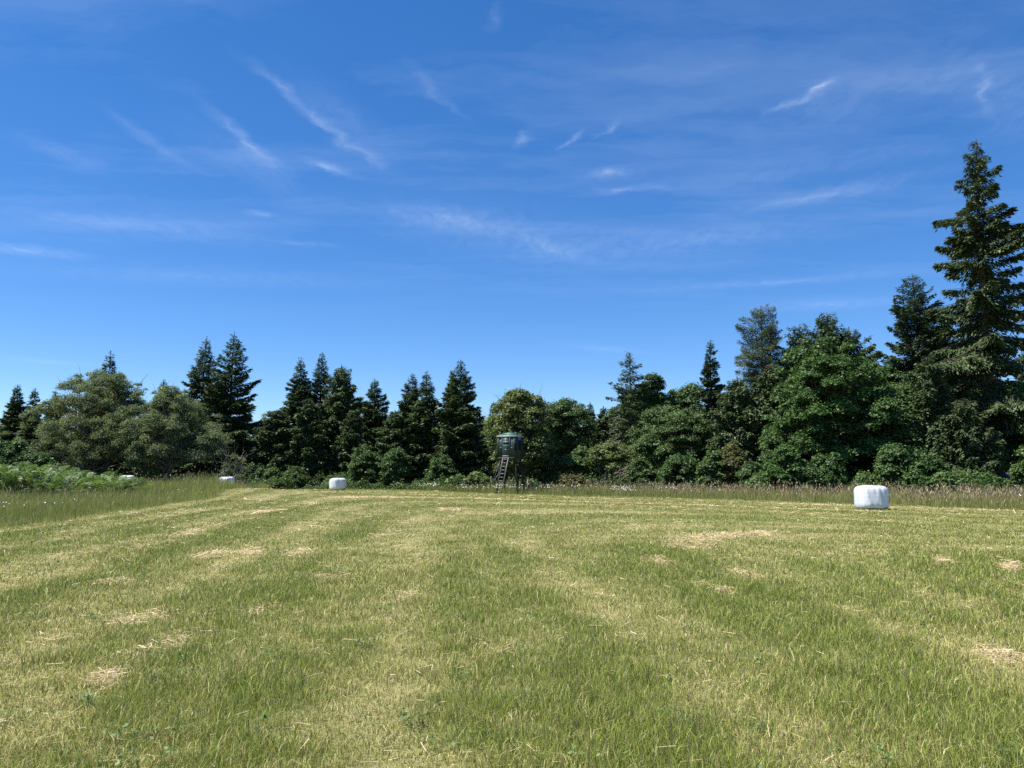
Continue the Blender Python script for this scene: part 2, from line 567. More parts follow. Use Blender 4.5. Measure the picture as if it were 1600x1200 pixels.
def ground_mat():
    m, nt, out = base_mat('field_soil_and_thatch')
    at_ = N(nt, 'ShaderNodeAttribute', attribute_name='tint')
    tc = N(nt, 'ShaderNodeTexCoord')
    n1 = N(nt, 'ShaderNodeTexNoise', inp={'Scale': 28.0, 'Detail': 6.0, 'Roughness': .7})
    L(nt, tc.outputs['Object'], n1.inputs['Vector'])
    n2 = N(nt, 'ShaderNodeTexNoise', inp={'Scale': 2.6, 'Detail': 5.0, 'Roughness': .65})
    L(nt, tc.outputs['Object'], n2.inputs['Vector'])
    mr = N(nt, 'ShaderNodeMapRange', inp={'From Min': .3, 'From Max': .7, 'To Min': .45, 'To Max': 1.45})
    L(nt, n1.outputs['Fac'], mr.inputs['Value'])
    mr2 = N(nt, 'ShaderNodeMapRange', inp={'From Min': .3, 'From Max': .7, 'To Min': .8, 'To Max': 1.2})
    L(nt, n2.outputs['Fac'], mr2.inputs['Value'])
    mm = N(nt, 'ShaderNodeMath', operation='MULTIPLY')
    L(nt, mr.outputs[0], mm.inputs[0]); L(nt, mr2.outputs[0], mm.inputs[1])
    hs = N(nt, 'ShaderNodeHueSaturation')
    L(nt, at_.outputs['Color'], hs.inputs['Color']); L(nt, mm.outputs[0], hs.inputs['Value'])
    b = N(nt, 'ShaderNodeBsdfPrincipled', inp={'Roughness': .95, 'Specular IOR Level': .1})
    bp = N(nt, 'ShaderNodeBump', inp={'Strength': .7, 'Distance': .03})
    L(nt, n1.outputs['Fac'], bp.inputs['Height'])
    L(nt, bp.outputs[0], b.inputs['Normal'])
    L(nt, hs.outputs[0], b.inputs['Base Color'])
    L(nt, b.outputs[0], out.inputs[0])
    return m


M['ground'] = ground_mat()

GREEN_A, GREEN_B = np.array([.150, .204, .030]), np.array([.345, .388, .082])
PALE_A, PALE_B = np.array([.37, .36, .115]), np.array([.63, .56, .255])
TAN_A, TAN_B = np.array([.46, .35, .19]), np.array([.74, .60, .38])


def lerp(a, b, t):
    return a + (b - a) * np.asarray(t)[..., None]


# ------------------------------------------------------------------ the ground
def build_ground():
    xs = np.concatenate([-np.geomspace(1500, 62, 24), np.arange(-60, 60.1, .3), np.geomspace(62, 1500, 24)])
    ys = np.concatenate([-np.geomspace(300, 6, 14), np.arange(-5, 3, 1.0), np.arange(3, 30, .22), np.arange(30, 104, .5), np.geomspace(106, 2500, 30)])
    X, Y = np.meshgrid(xs, ys)
    Z = height(X, Y)
    V = np.stack([X, Y, Z], -1).reshape(-1, 3)
    ny, nx = X.shape
    i, j = np.meshgrid(np.arange(ny - 1), np.arange(nx - 1), indexing='ij')
    F = np.stack([i * nx + j, i * nx + j + 1, (i + 1) * nx + j + 1, (i + 1) * nx + j], -1).reshape(-1)
    x, y = V[:, 0], V[:, 1]
    e = edge_signed(x, y)
    dry = dryness(x, y)
    c = lerp(np.array([.115, .130, .036]), np.array([.29, .26, .12]), dry)
    s = straw_amount(x, y)
    c = lerp(c, np.array([.52, .40, .23]), s * .75)
    tall = sstep(-.3, .6, e)
    c = lerp(c, np.array([.11, .125, .04]), tall)
    me = make_mesh('ground', V, np.full(len(F) // 4, 4), F, M['ground'], c, True)
    o = bpy.data.objects.new('ground', me)
    COL.objects.link(o)
    tag(o, kind='structure')


build_ground()


def blades(x, y, z, h, w, lean_dir, lean, face, col_b, col_t, rng, seg=2):
    """arrays -> curved grass blades; seg 1 = triangle, 2 = quad + triangle"""
    n = len(x)
    base = np.stack([x, y, z], -1)
    side = np.stack([np.cos(face), np.sin(face), np.zeros(n)], -1) * (w / 2)[:, None]
    ld = np.stack([np.cos(lean_dir), np.sin(lean_dir), np.zeros(n)], -1)
    up = np.array([0, 0, 1.0])
    tip = base + ld * (lean * h)[:, None] + up * (h * np.sqrt(np.clip(1 - lean ** 2 * .8, .08, 1)))[:, None]
    if seg == 1:
        V = np.stack([base - side, base + side, tip], 1)
        T = np.stack([col_b, col_b, col_t], 1)
        return V.reshape(-1, 3), np.full(n, 3), np.arange(3 * n), T.reshape(-1, 3)
    mid = base + ld * (lean * h * .3)[:, None] + up * (h * .55)[:, None]
    V = np.stack([base - side, base + side, mid + side * .85, mid - side * .85, tip], 1)
    cm = (col_b + col_t) / 2
    T = np.stack([col_b, col_b, cm, cm, col_t], 1)
    k = np.arange(n)[:, None] * 5
    loops = np.concatenate([k + np.array([0, 1, 2, 3]), k + np.array([3, 2, 4])], 1).reshape(-1)
    return V.reshape(-1, 3), np.tile([4, 3], n), loops, T.reshape(-1, 3)


def field_points(n, d0, d1, p, rng, half=.74, side=4.5):
    """points on the field before the camera and a few metres to its sides, density falling as d^-p"""
    d = np.geomspace(d0, d1, 4000)
    wide = half + side / d
    old, new = d ** (1 - p) * .80, d ** (1 - p) * wide
    seg = np.diff(d)
    k = (new[:-1] * seg).sum() / (old[:-1] * seg).sum()
    m = int(n * k)
    cdf = np.concatenate([[0], np.cumsum(new[:-1] * seg)])
    y = np.interp(rng.rand(m) * cdf[-1], cdf, d)
    return (rng.rand(m) * 2 - 1) * (half * y + side), y


def build_mown_grass():
    rng = rs(7)
    x, y = field_points(1800000, 3.0, 102, 1.72, rng)
    e = edge_signed(x, y)
    dry = dryness(x, y)
    st = straw_amount(x, y)
    keep = (e < .3) & (rng.rand(len(x)) > st * .92) & (rng.rand(len(x)) < .55 + .6 * fbm(x, y, .35, 41, 2))
    x, y, dry, st = x[keep], y[keep], dry[keep], st[keep]
    n = len(x)
    d = np.hypot(x, y)
    far = np.clip(d / 9, .7, 9)
    tuft = fbm(x, y, .55, 43, 3)
    hgt = (.026 + .096 * rng.rand(n) ** 1.9) * (.30 + 1.35 * tuft) * (1.25 - .55 * dry)
    big_b = rng.rand(n) < .06
    hgt *= np.where(big_b, 1.4, 1.0) * (1 - .28 * sstep(9, 35, d))
    w = (.0038 + .0038 * rng.rand(n)) * far ** .84
    w *= np.where(big_b, 1.45, 1.0)
    pale = rng.rand(n) < np.clip(.16 + .66 * dry, 0, 1) * .85
    t = rng.rand(n)
    col = np.where(pale[:, None], lerp(PALE_A, PALE_B, t), lerp(GREEN_A, GREEN_B, t))
    brown = rng.rand(n) < .10
    col = np.where(brown[:, None], lerp(np.array([.17, .13, .07]), np.array([.30, .235, .14]), t), col)
    colb = col * np.where(pale, .95, 1.0)[:, None]
    lean = np.clip(.10 + .75 * rng.rand(n) + .40 * dry * pale, 0, 1.05)
    V, fs, lp, T = blades(x, y, height(x, y) - .006, hgt, w, rng.rand(n) * 6.283, lean, rng.rand(n) * 3.1416, colb, col, rng, 2)
    me = make_mesh('mown_grass', V, fs, lp, M['blade'], T)
    o = bpy.data.objects.new('mown_grass', me); COL.objects.link(o)
    tag(o, 'short mown hay stubble striped green and straw across the field', 'grass', kind='stuff')


def build_straw():
    rng = rs(17)
    x, y = field_points(900000, 3.8, 98, 1.55, rng)
    e = edge_signed(x, y)
    st = straw_amount(x, y)
    dry = dryness(x, y)
    keep = (e < .1) & (rng.rand(len(x)) < np.clip(st * .75 + .008 + .022 * sstep(.5, .9, dry), 0, 1))
    x, y, st = x[keep], y[keep], st[keep]
    n = len(x)
    d = np.hypot(x, y)
    far = np.clip(d / 9, .7, 9)
    ln = .04 + .13 * rng.rand(n) ** 1.7
    ln = ln * np.clip(d / 14, 1, 3.5)
    w = (.0035 + .002 * rng.rand(n)) * far ** .95
    a = rng.rand(n) * 6.283
    z = height(x, y) + .012 + .05 * rng.rand(n) + .02 * st
    c = np.stack([x, y, z], -1)
    t = np.stack([np.cos(a), np.sin(a), rng.randn(n) * .18], -1) * (ln / 2)[:, None]
    s = np.stack([-np.sin(a), np.cos(a), rng.randn(n) * .4], -1) * (w / 2)[:, None]
    Q = np.stack([c - t - s, c - t + s, c + t + s, c + t - s], 1)
    MB().quads(Q, lerp(TAN_A, TAN_B, rng.rand(n))).build('cut_hay', M['straw'])
    o = bpy.data.objects['cut_hay']
    tag(o, 'loose tan cut hay left in patches and lines along the mown rows', 'hay', kind='stuff')


def build_clover():
    """broad leaved weeds low in the stubble"""
    rng = rs(23)
    cx, cy = field_points(120, 4.2, 22, 1.2, rng, .72)
    Q = []
    for a, b in zip(cx, cy):
        m = rng.randint(14, 46)
        r = .05 + .10 * rng.rand()
        px, py = a + rng.randn(m) * r, b + rng.randn(m) * r
        z = height(px, py) + .04 + .07 * rng.rand(m)
        nn = nrm(np.stack([rng.randn(m) * .5, rng.randn(m) * .5, np.ones(m)], -1))
        t = nrm(np.cross(nn, rng.randn(m, 3))); s = np.cross(nn, t)
        l = .010 + .012 * rng.rand(m)[:, None]
        c = np.stack([px, py, z], -1)
        Q.append(np.stack([c - t * l, c + s * l * .7, c + t * l, c - s * l * .7], 1))
    o = MB().quads(np.concatenate(Q)).build('clover', M['shrub'])
    tag(o, 'small dark green clover leaves scattered low in the stubble', 'clover', kind='stuff')


def build_tall_grass():
    rng = rs(29)
    x, y = field_points(480000, 16, 112, 1.15, rng, .86)
    e = edge_signed(x, y)
    keep = (e > -.15) & (y < 108)
    x, y, e = x[keep], y[keep], e[keep]
    n = len(x)
    d = np.hypot(x, y)
    left = d_left(x, y) < 1
    rightish = sstep(-.05, .30, x / y)
    hgt = (1 + .75 * np.exp(-(((x + 24) / 5.5) ** 2 + ((y - 66) / 5.0) ** 2))) * (.40 + .45 * rng.rand(n)) * (.42 + 1.15 * fbm(x, y, 2.4, 61, 3)) * (.35 + .65 * sstep(-.2, 1.6, e))
    w = (.007 + .006 * rng.rand(n)) * np.clip(d / 34, .8, 3.0)
    t = rng.rand(n)
    patch = fbm(x, y, 4.5, 63, 3)
    g = lerp(np.array([.145, .185, .042]), np.array([.30, .31, .092]), np.clip(t * .6 + patch * .55, 0, 1))
    g = g * np.where(left, 1.22, 1.0)[:, None]
    br = lerp(np.array([.28, .215, .12]), np.array([.48, .375, .235]), t)
    isbr = rng.rand(n) < np.where(left, .14, .20 + .24 * rightish)
    col_t = np.where(isbr[:, None], br, g)
    col_b = g * .95
    V, fs, lp, T = blades(x, y, height(x, y) - .01, hgt, w, rng.rand(n) * 6.283, .05 + .5 * rng.rand(n) ** 1.5, rng.rand(n) * 3.1416, col_b, col_t, rng, 2)
    o = bpy.data.objects.new('tall_grass', make_mesh('tall_grass', V, fs, lp, M['blade'], T)); COL.objects.link(o)
    tag(o, 'uncut tall green grass standing in a band before the trees', 'grass', kind='stuff')
    # seed heads
    sel = rng.rand(n) < np.where(left, .05, .08 + .17 * rightish) * sstep(.2, 1.2, e)
    x2, y2, h2 = x[sel], y[sel], hgt[sel]
    m = len(x2)
    z2 = height(x2, y2) + h2 * (1.02 + .25 * rng.rand(m))
    c = np.stack([x2, y2, z2], -1)
    dd = np.hypot(x2, y2)
    up = nrm(np.stack([rng.randn(m) * .35, rng.randn(m) * .35, np.ones(m)], -1)) * (.06 + .08 * rng.rand(m))[:, None]
    a = rng.rand(m) * 3.14
    s = np.stack([np.cos(a), np.sin(a), 0 * a], -1) * ((.010 + .012 * rng.rand(m)) * np.clip(dd / 38, .8, 2.2))[:, None]
    Q = np.stack([c - up, c + s, c + up, c - s], 1)
    o2 = MB().quads(Q, lerp(np.array([.24, .17, .10]), np.array([.40, .31, .20]), rng.rand(m))).build('seed_heads', M['straw'])
    tag(o2, 'dusky pink brown seed heads topping the uncut grass', 'seed heads', kind='stuff')


build_mown_grass()
build_straw()
build_clover()
build_tall_grass()


# ------------------------------------------------------------------ trees
def kites(p, d, nrmv, ln, w):
    """leaf sprays: start p, direction d, face normal, length, width -> [n,4,3]"""
    s = nrm(np.cross(d, nrmv)) * (w / 2)[:, None]
    mid = p + d * (ln * .45)[:, None]
    tip = p + d * ln[:, None]
    return np.stack([p, mid + s, tip, mid - s], 1)


def conifer(seed, H, Rr, n=34000, clear=.04, slope=(.45, -.25), tipup=.14, spray=(.30, .62), wid=.36, power=.98,
            gap=.35, fan=.24, hang=.25, lean=0.0, whorl=.42, bare_low=0.0, trunk_r=None, narrow=1.0):
    """returns (trunk MB, crown quads)"""
    g = rs(seed)
    tb = MB()
    tr = trunk_r or (.010 * H + .07)
    zz = np.linspace(0, H * .995, 14)
    bend = np.stack([np.sin(zz / H * 2.3 + seed) * .012 * H * (zz / H), np.cos(zz / H * 2.9 + seed) * .012 * H * (zz / H), zz], -1)
    bend[:, 0] += lean * zz
    tb.tube(bend, np.maximum(tr * (1 - zz / H) ** .8, .018), 8)

    def axis(z):
        return np.stack([np.interp(z, zz, bend[:, 0]), np.interp(z, zz, bend[:, 1]), z], -1)
    # branches
    B = []
    z = clear * H
    while z < H * .985:
        t = (z - clear * H) / (H * (1 - clear))
        k = g.randint(4, 7)
        a0 = g.rand() * 6.28
        for q in range(k):
            az = a0 + q * 6.283 / k + g.randn() * .25
            prof = (1 - t) ** power * (1 - .35 * math.exp(-((t) / .10) ** 2))
            sect = 1 + gap * (math.sin(az * 2 + seed + t * 9) * .5 + math.sin(az * 3 - t * 17 + seed * 2) * .5) * .6
            l = Rr * prof * sect * (.62 + .5 * g.rand()) + .12
            if g.rand() < gap * .28:
                l *= .55
            B.append((z + g.randn() * whorl * .3, az, l, t))
        z += whorl * (.65 + .6 * g.rand()) * (1 - .45 * t) * max(1, H / 22)
    B = np.array(B)
    bz, baz, bl, bt = B.T
    sl = slope[0] * np.clip((bt - .25) / .75, 0, 1) + slope[1] * np.clip(1 - bt / .55, 0, 1) + g.randn(len(B)) * .10
    # wood of the limbs
    for i in range(0, len(B), 1 if len(B) < 260 else 2):
        if bl[i] < .5:
            continue
        s_ = np.linspace(0, .92, 4)
        dirv = np.array([math.cos(baz[i]), math.sin(baz[i]), 0])
        pts = axis(np.array([bz[i]]))[0] + dirv * (s_ * bl[i])[:, None]
        pts[:, 2] += bl[i] * (sl[i] * s_ + (tipup - 0.0) * s_ ** 2 - hang * .25 * s_)
        tb.tube(pts, np.linspace(.018 + .009 * bl[i], .008, 4), 4, False)
    # sprays
    wgt = bl ** 1.65
    bid = g.choice(len(B), n, p=wgt / wgt.sum())
    s_ = g.rand(n) ** .62
    if bare_low:
        thin = (bt[bid] < bare_low) & (g.rand(n) < .75)
        s_ = np.where(thin, .6 + .4 * g.rand(n), s_)
    side = g.choice([-1, 1], n)
    dr = np.stack([np.cos(baz[bid]), np.sin(baz[bid]), np.zeros(n)], -1)
    pr = np.stack([-np.sin(baz[bid]), np.cos(baz[bid]), np.zeros(n)], -1)
    lb = bl[bid]
    lat = side * np.abs(g.randn(n)) * fan * lb * (1.05 - s_) * narrow + g.randn(n) * .07
    p = axis(np.clip(bz[bid], 0, H)) + dr * (s_ * lb)[:, None] + pr * lat[:, None]
    p[:, 2] += lb * (sl[bid] * s_ + tipup * s_ ** 2 - hang * .25 * s_) - np.abs(g.randn(n)) * .10 * (1 + hang * 2) - np.abs(lat) * hang * .9
    d = dr * (.75 + .3 * g.randn(n))[:, None] + pr * (side * (.55 + .35 * g.rand(n)))[:, None] + g.randn(n, 3) * .22
    d[:, 2] += sl[bid] * .6 - hang * (.4 + 1.1 * g.rand(n))
    d = nrm(d)
    nv = nrm(np.stack([g.randn(n) * .45, g.randn(n) * .45, np.ones(n)], -1))
    ln = (spray[0] + (spray[1] - spray[0]) * g.rand(n)) * (.55 + .5 * np.clip(lb / max(Rr * .5, .1), 0, 1))
    Q = kites(p, d, nv, ln, ln * wid * (.7 + .6 * g.rand(n)))
    # leader
    m = 110
    zt = H * (1 - .10 * g.rand(m) ** 1.3)
    az = g.rand(m) * 6.28
    pt = axis(np.minimum(zt, H * .995)); dt = nrm(np.stack([np.cos(az), np.sin(az), .5 + .5 * g.rand(m)], -1))
    lt = .05 + .34 * (1 - (zt / H - .90) / .10) * g.rand(m) + .04
    Q2 = kites(pt, dt, nrm(g.randn(m, 3)), lt, lt * .4)
    return tb, np.concatenate([Q, Q2])


def lobes(g, k=7):
    A = nrm(g.randn(k, 3)); ph = g.rand(k) * 6.28; f = 2 + 3 * g.rand(k)
    def fn(d):
        return sum(np.cos(f[i] * (d @ A[i]) * 2 + ph[i]) for i in range(k)) / k
    return fn


def broadleaf(seed, H, rx, ry=None, z0=.12, nclump=110, cr=(.6, 1.25), leaves=56000, leaf=(.13, .25), trunk_r=.2, ntrunk=1,
              lob=.42, flat=.62, inner=.45, twig=0, droop=.2, top=1.0, wide_low=.0, spread=.25):
    """trunk MB + leaf quads of a broad crown; crown spans z0*H .. H"""
    g = rs(seed)
    ry = ry or rx
    zc, rz = H * (z0 + 1) / 2, H * (1 - z0) / 2
    lf = lobes(g)
    d = nrm(g.randn(nclump, 3))
    d[:, 2] = np.where(d[:, 2] < -.75, -d[:, 2], d[:, 2])
    crn = np.mean(cr)
    r = (inner + (1 - inner) * g.rand(nclump) ** .5) * (1 + lob * lf(d) * 2)
    r = np.clip(r, .2, 1.2)
    shoot = (g.rand(nclump) < .22) & (d[:, 2] > -.1)
    r = np.where(shoot, 1.02 + .16 * g.rand(nclump), r)
    cen = np.stack([d[:, 0] * (rx - crn * .7) * r, d[:, 1] * (ry - crn * .7) * r, zc + d[:, 2] * (rz - crn * .5) * r], -1)
    k = np.clip((cen[:, 2] - z0 * H) / (H - z0 * H), 0, 1)
    sc = 1 + wide_low * (.5 - k)
    cen[:, 0] *= sc; cen[:, 1] *= sc
    cen[:, 2] = np.clip(cen[:, 2], z0 * H + .15, H - crn * .3)
    rad = (cr[0] + (cr[1] - cr[0]) * g.rand(nclump)) * np.where(shoot, .55, 1.0)
    # wood
    tb = MB()
    stems = []
    for q in range(ntrunk):
        a = g.rand() * 6.28
        off = np.array([math.cos(a), math.sin(a), 0]) * (spread if ntrunk > 1 else 0)
        zz = np.linspace(0, zc + rz * .25, 7)
        P = np.stack([off[0] * (1 + 2.0 * zz / H * (ntrunk > 1)) + np.sin(zz * .5 + a) * .02 * H * zz / H,
                      off[1] * (1 + 2.0 * zz / H * (ntrunk > 1)) + np.cos(zz * .6 + a) * .02 * H * zz / H, zz], -1)
        rr = trunk_r * (1 - .8 * zz / zz[-1]) / (ntrunk ** .5)
        rr[0] *= 1.3
        tb.tube(P, rr, 8)
        stems.append(P)
    for i in range(nclump):
        P = stems[g.randint(len(stems))]
        hi = min(max(.12, cen[i, 2] * (.40 + .40 * g.rand())), P[-1, 2] * .97)
        b0 = np.array([np.interp(hi, P[:, 2], P[:, 0]), np.interp(hi, P[:, 2], P[:, 1]), hi])
        s_ = np.linspace(0, 1, 5)[:, None]
        pts = b0 + (cen[i] - b0) * s_ + np.array([0, 0, 1]) * (np.sin(s_ * np.pi) * .10 * np.linalg.norm(cen[i] - b0)) + g.randn(5, 3) * .05 * (s_ > 0)
        tb.tube(pts, np.linspace(max(.02, trunk_r * .17), .008, 5), 4, False)
    for i in range(twig):
        c = cen[g.randint(nclump)]
        dv = nrm(np.array([c[0] / rx + g.randn() * .5, c[1] / ry + g.randn() * .5, (c[2] - zc) / rz + .25 + g.randn() * .6]))
        l = .8 + 1.5 * g.rand()
        s_ = np.linspace(0, 1, 4)[:, None]
        pts = c + dv * (s_ - .25) * l + g.randn(4, 3) * .10 * s_
        pts[:, 2] = np.maximum(pts[:, 2], .1)
        tb.tube(pts, np.linspace(.026, .008, 4), 3, False)
    # leaves
    n = leaves
    pw = rad ** 2
    ci = g.choice(nclump, n, p=pw / pw.sum())
    dv = g.randn(n, 3); dv[:, 2] = np.abs(dv[:, 2]) * 1.0 - .35 * g.rand(n)
    dv = nrm(dv)
    rr = rad[ci] * (.35 + .65 * g.rand(n) ** .5) * (1 + .28 * g.randn(n).clip(-1.6, 2.0))
    p = cen[ci] + dv * rr[:, None] * np.array([1, 1, flat])
    p[:, 2] -= droop * rr * (dv[:, 0] ** 2 + dv[:, 1] ** 2)
    p[:, 2] = np.maximum(p[:, 2], .05)
    nv = nrm(dv * .85 + g.randn(n, 3) * .60 + np.array([-.10, 0, .80]))
    t = nrm(np.cross(nv, g.randn(n, 3)))
    l = leaf[0] * .75 + (leaf[1] * 1.15 - leaf[0] * .75) * g.rand(n) ** 1.5
    Q = kites(p - t * (l / 2)[:, None], t, nv, l, l * (.62 + .25 * g.rand(n)))
    return tb, Q


def plant_tree(name, label, cat, built, mat, loc, rz=0, bark='bark', group=None, trunk_name='trunk', crown_name='crown'):
    tb, Q = built
    t = thing(name, label, cat, loc, rz, group)
    tb.build(trunk_name, M[bark], t, smooth=True)
    MB().quads(Q).build(crown_name, M[mat], t)
    return t


def spot(px, py, Y):
    """base point and height of a tree whose tip shows at (px, py) when it stands Y metres out"""
    p = at(px, py, Y)
    h = float(height(p[0], p[1]))
    return (p[0], Y, h), p[2] - h


def px2m(px, Y):
    return px * Y / FPX


# conifers: tip px, tip py, distance, half width px low down, label, options
CONIFERS = [
    (27, 600, 118, 30, 'fir_tree', 'dark fir at the left edge of the photo, behind the ferns', 'fir', dict(n=26000)),
    (53, 606, 116, 26, 'fir_tree', 'narrow dark fir second from the left edge, above the ferns', 'fir', dict(n=22000)),
    (86, 610, 112, 26, 'fir_tree', 'dark fir with thin tip close against the left side of the hawthorn', 'fir', dict(n=22000)),
    (170, 547, 104, 46, 'fir_tree', 'fir whose pointed top rises above the middle of the big hawthorn', 'fir', dict(n=30000)),
    (254, 592, 112, 24, 'fir_tree', 'small fir tip showing behind the right shoulder of the hawthorn', 'fir', dict(n=18000)),
    (279, 606, 110, 26, 'fir_tree', 'small dark fir just left of the two tall left firs', 'fir', dict(n=18000)),
    (321, 524, 102, 56, 'fir_tree', 'left one of the two tall black green firs on the left', 'fir', dict(n=40000, gap=.6)),
    (366, 517, 99, 60, 'fir_tree', 'right one of the two tall firs on the left, slightly taller with jagged sides', 'fir', dict(n=46000, gap=.65, tipup=.2)),
    (471, 557, 107, 44, 'fir_tree', 'dense pointed fir, first of the trio behind the left centre bale', 'fir', dict(n=36000)),
    (504, 549, 109, 46, 'fir_tree', 'tallest fir of the trio behind the left centre bale, open branched', 'fir_blue', dict(n=32000, gap=.55)),
    (536, 569, 103, 52, 'cedar_tree', 'brownish green cedar with drooping sprays just right of the left centre bale', 'cedar', dict(n=42000, slope=(.25, -.3), tipup=.10, hang=.6, power=.65)),
    (434, 640, 98, 40, 'hemlock_tree', 'soft drooping dark hemlock low beside the right one of the two tall left firs', 'fir', dict(n=42000, slope=(.25, -.2), hang=.40, power=.6, gap=.4)),
    (484, 622, 97, 40, 'hemlock_tree', 'dense drooping hemlock in front of the trio of firs', 'fir', dict(n=46000, slope=(.25, -.2), hang=.40, power=.75, gap=.4)),
    (556, 640, 98, 40, 'hemlock_tree', 'dark drooping hemlock right of the brownish cedar', 'fir', dict(n=36000, slope=(.3, -.15), hang=.4, power=.7, gap=.4)),
    (618, 640, 96, 40, 'hemlock_tree', 'low hemlock at the left side of the twin firs', 'fir', dict(n=36000, slope=(.3, -.15), hang=.4, power=.7, gap=.4)),
    (587, 591, 102, 46, 'fir_tree', 'young fir with upswept side branches between the cedar and the twin firs', 'fir', dict(n=34000, slope=(.55, .0))),
    (645, 583, 100, 46, 'fir_tree', 'left fir of the twin pair with bare wispy tips', 'fir', dict(n=34000, tipup=.25, gap=.55)),
    (666, 581, 97, 48, 'fir_tree', 'right fir of the twin pair with bare wispy tips', 'fir', dict(n=34000, tipup=.25, gap=.5)),
    (707, 578, 98, 40, 'fir_tree', 'slender fir tucked against the left of the tall fir by the blind', 'fir', dict(n=28000)),
    (719, 562, 94, 56, 'fir_tree', 'tall full fir with stepped layers left of the hunting blind', 'fir', dict(n=48000, gap=.45)),
    (770, 627, 116, 24, 'spruce_tree', 'small distant blue spruce tip between the tall fir and the blind', 'fir_blue', dict(n=16000, gap=.2)),
    (921, 628, 100, 28, 'spruce_tree', 'thin spire spruce right of the leafy tree at the blind', 'fir', dict(n=18000)),
    (941, 634, 98, 26, 'spruce_tree', 'short spruce beside the thin spire, left of the grey dead limbed tree', 'fir', dict(n=18000)),
    (962, 634, 92, 40, 'hemlock_tree', 'drooping green hemlock left of the fir with the grey dead lower half', 'cedar', dict(n=36000, hang=.6, power=.6, slope=(.3, -.15))),
    (862, 640, 96, 34, 'fir_tree', 'dark fir just right of the round tree behind the blind', 'fir', dict(n=26000)),
    (1150, 588, 76, 48, 'cedar_tree', 'brownish green drooping cedar between the layered spruce and the thin pale cedar', 'cedar', dict(n=50000, hang=.75, power=.55, slope=(.3, -.2), gap=.5)),
    (1206, 566, 75, 50, 'cedar_tree', 'drooping cedar between the thin pale cedar and the maple', 'cedar', dict(n=50000, hang=.75, power=.55, slope=(.3, -.2), gap=.5)),
    (1110, 530, 84, 36, 'spruce_tree', 'blue green spruce with layered boughs left of the tall thin cedar', 'fir_blue', dict(n=30000, gap=.4, whorl=.6)),
    (1250, 506, 80, 66, 'cedar_tree', 'shaggy cedar top rising left of the tallest point behind the maple', 'cedar', dict(n=52000, hang=.6, slope=(.5, -.2), power=.6, gap=.6)),
    (1295, 487, 82, 70, 'cedar_tree', 'pointed cedar, highest tip behind the maple', 'cedar', dict(n=52000, hang=.6, slope=(.5, -.2), power=.62, gap=.6)),
    (1328, 510, 81, 66, 'cedar_tree', 'shaggy cedar top with ragged tip right behind the maple', 'cedar', dict(n=50000, hang=.7, slope=(.45, -.2), gap=.7, power=.6)),
    (1430, 426, 73, 92, 'fir_tree', 'broad blue green fir left of the giant fir, long side branches', 'fir_blue', dict(n=90000, gap=.6, slope=(.5, .0), power=.80)),
    (1452, 560, 65, 50, 'hemlock_tree', 'drooping dark hemlock low in front of the broad fir, left of the giant fir', 'fir', dict(n=50000, hang=.75, slope=(.3, -.2), power=.5, gap=.5)),
    (1508, 622, 60, 50, 'evergreen_bush', 'mossy green drooping evergreen bush in front of the giant fir trunk', 'big_fir', dict(n=44000, clear=.01, slope=(.3, -.25), hang=.8, power=.55, gap=.7, whorl=.5)),
    (1470, 470, 74, 56, 'fir_tree', 'dark fir hugging the left side of the giant fir', 'fir', dict(n=40000, hang=.5)),
]
for i, (px, py, Y, hw, nm, lab, mt, kw) in enumerate(CONIFERS):
    loc, H = spot(px, py, Y)
    kw = dict(kw)
    sc = Y / 100.0
    kw.setdefault('spray', (.28 * sc + .06, .60 * sc + .06))
    plant_tree(nm, lab, 'bush' if nm.endswith('bush') else nm.split('_')[0] + ' tree', conifer(100 + i, H, px2m(hw * 1.22, Y), **{**kw, 'n': int(kw.get('n', 34000) * 1.25)}), mt, loc, rz=i * 1.3)

# the giant fir on the right, trunk bare in places, lichen on its dead limbs
loc, H = spot(1521, 214, 67)
tb, Q = conifer(401, H, px2m(112, 67), n=92000, clear=.17, slope=(.05, -.50), tipup=.16, hang=.70, gap=1.0, power=.68, whorl=.72,
                spray=(.24, .52), wid=.34, fan=.17, trunk_r=.50)
giant = thing('giant_fir', 'giant fir at the right edge, tallest tree in the photo, with gappy drooping boughs', 'fir tree', loc, .6)
tb.build('trunk', M['bark'], giant, smooth=True)
MB().quads(Q).build('crown', M['big_fir'], giant)
g = rs(402)
lim = MB()
for i in range(46):
    z = H * (.13 + .20 * g.rand()); a = g.rand() * 6.28; l = 1.6 + 2.6 * g.rand()
    s_ = np.linspace(0, 1, 6)[:, None]
    dv = np.array([math.cos(a), math.sin(a), 0])
    pts = np.array([0.2 * math.cos(a), .2 * math.sin(a), z]) + dv * s_ * l + np.array([0, 0, -1]) * (s_ ** 1.6) * l * .7 + g.randn(6, 3) * .06 * s_
    lim.tube(pts, np.linspace(.05, .012, 6), 4, False)
    for q in range(8):
        k = g.randint(2, 6)
        e = pts[k] + nrm(g.randn(3) * [1, 1, .6] + [0, 0, -.5]) * (.3 + .5 * g.rand())
        lim.tube(np.stack([pts[k], (pts[k] + e) / 2 + g.randn(3) * .04, e]), [.014, .011, .006], 3, False)
lb = lim.build('dead_branch', M['lichen'], giant, smooth=True)
lb['label'] = 'hanging lichen grey dead branches on the lower trunk'

# thin cedar against the sky
loc, H = spot(1185, 479, 79)
tb, Q = conifer(421, H, px2m(74, 79), n=145000, clear=.06, slope=(1.0, .25), tipup=-.12, hang=.4, gap=.6, power=.56, spray=(.13, .28), wid=.34, fan=.34, whorl=.34)
plant_tree('cedar_tree', 'tall thin pale cedar left of the maple with sky showing through its crown', 'cedar tree', (tb, Q), 'pale_cedar', loc, 0, 'grey_bark')

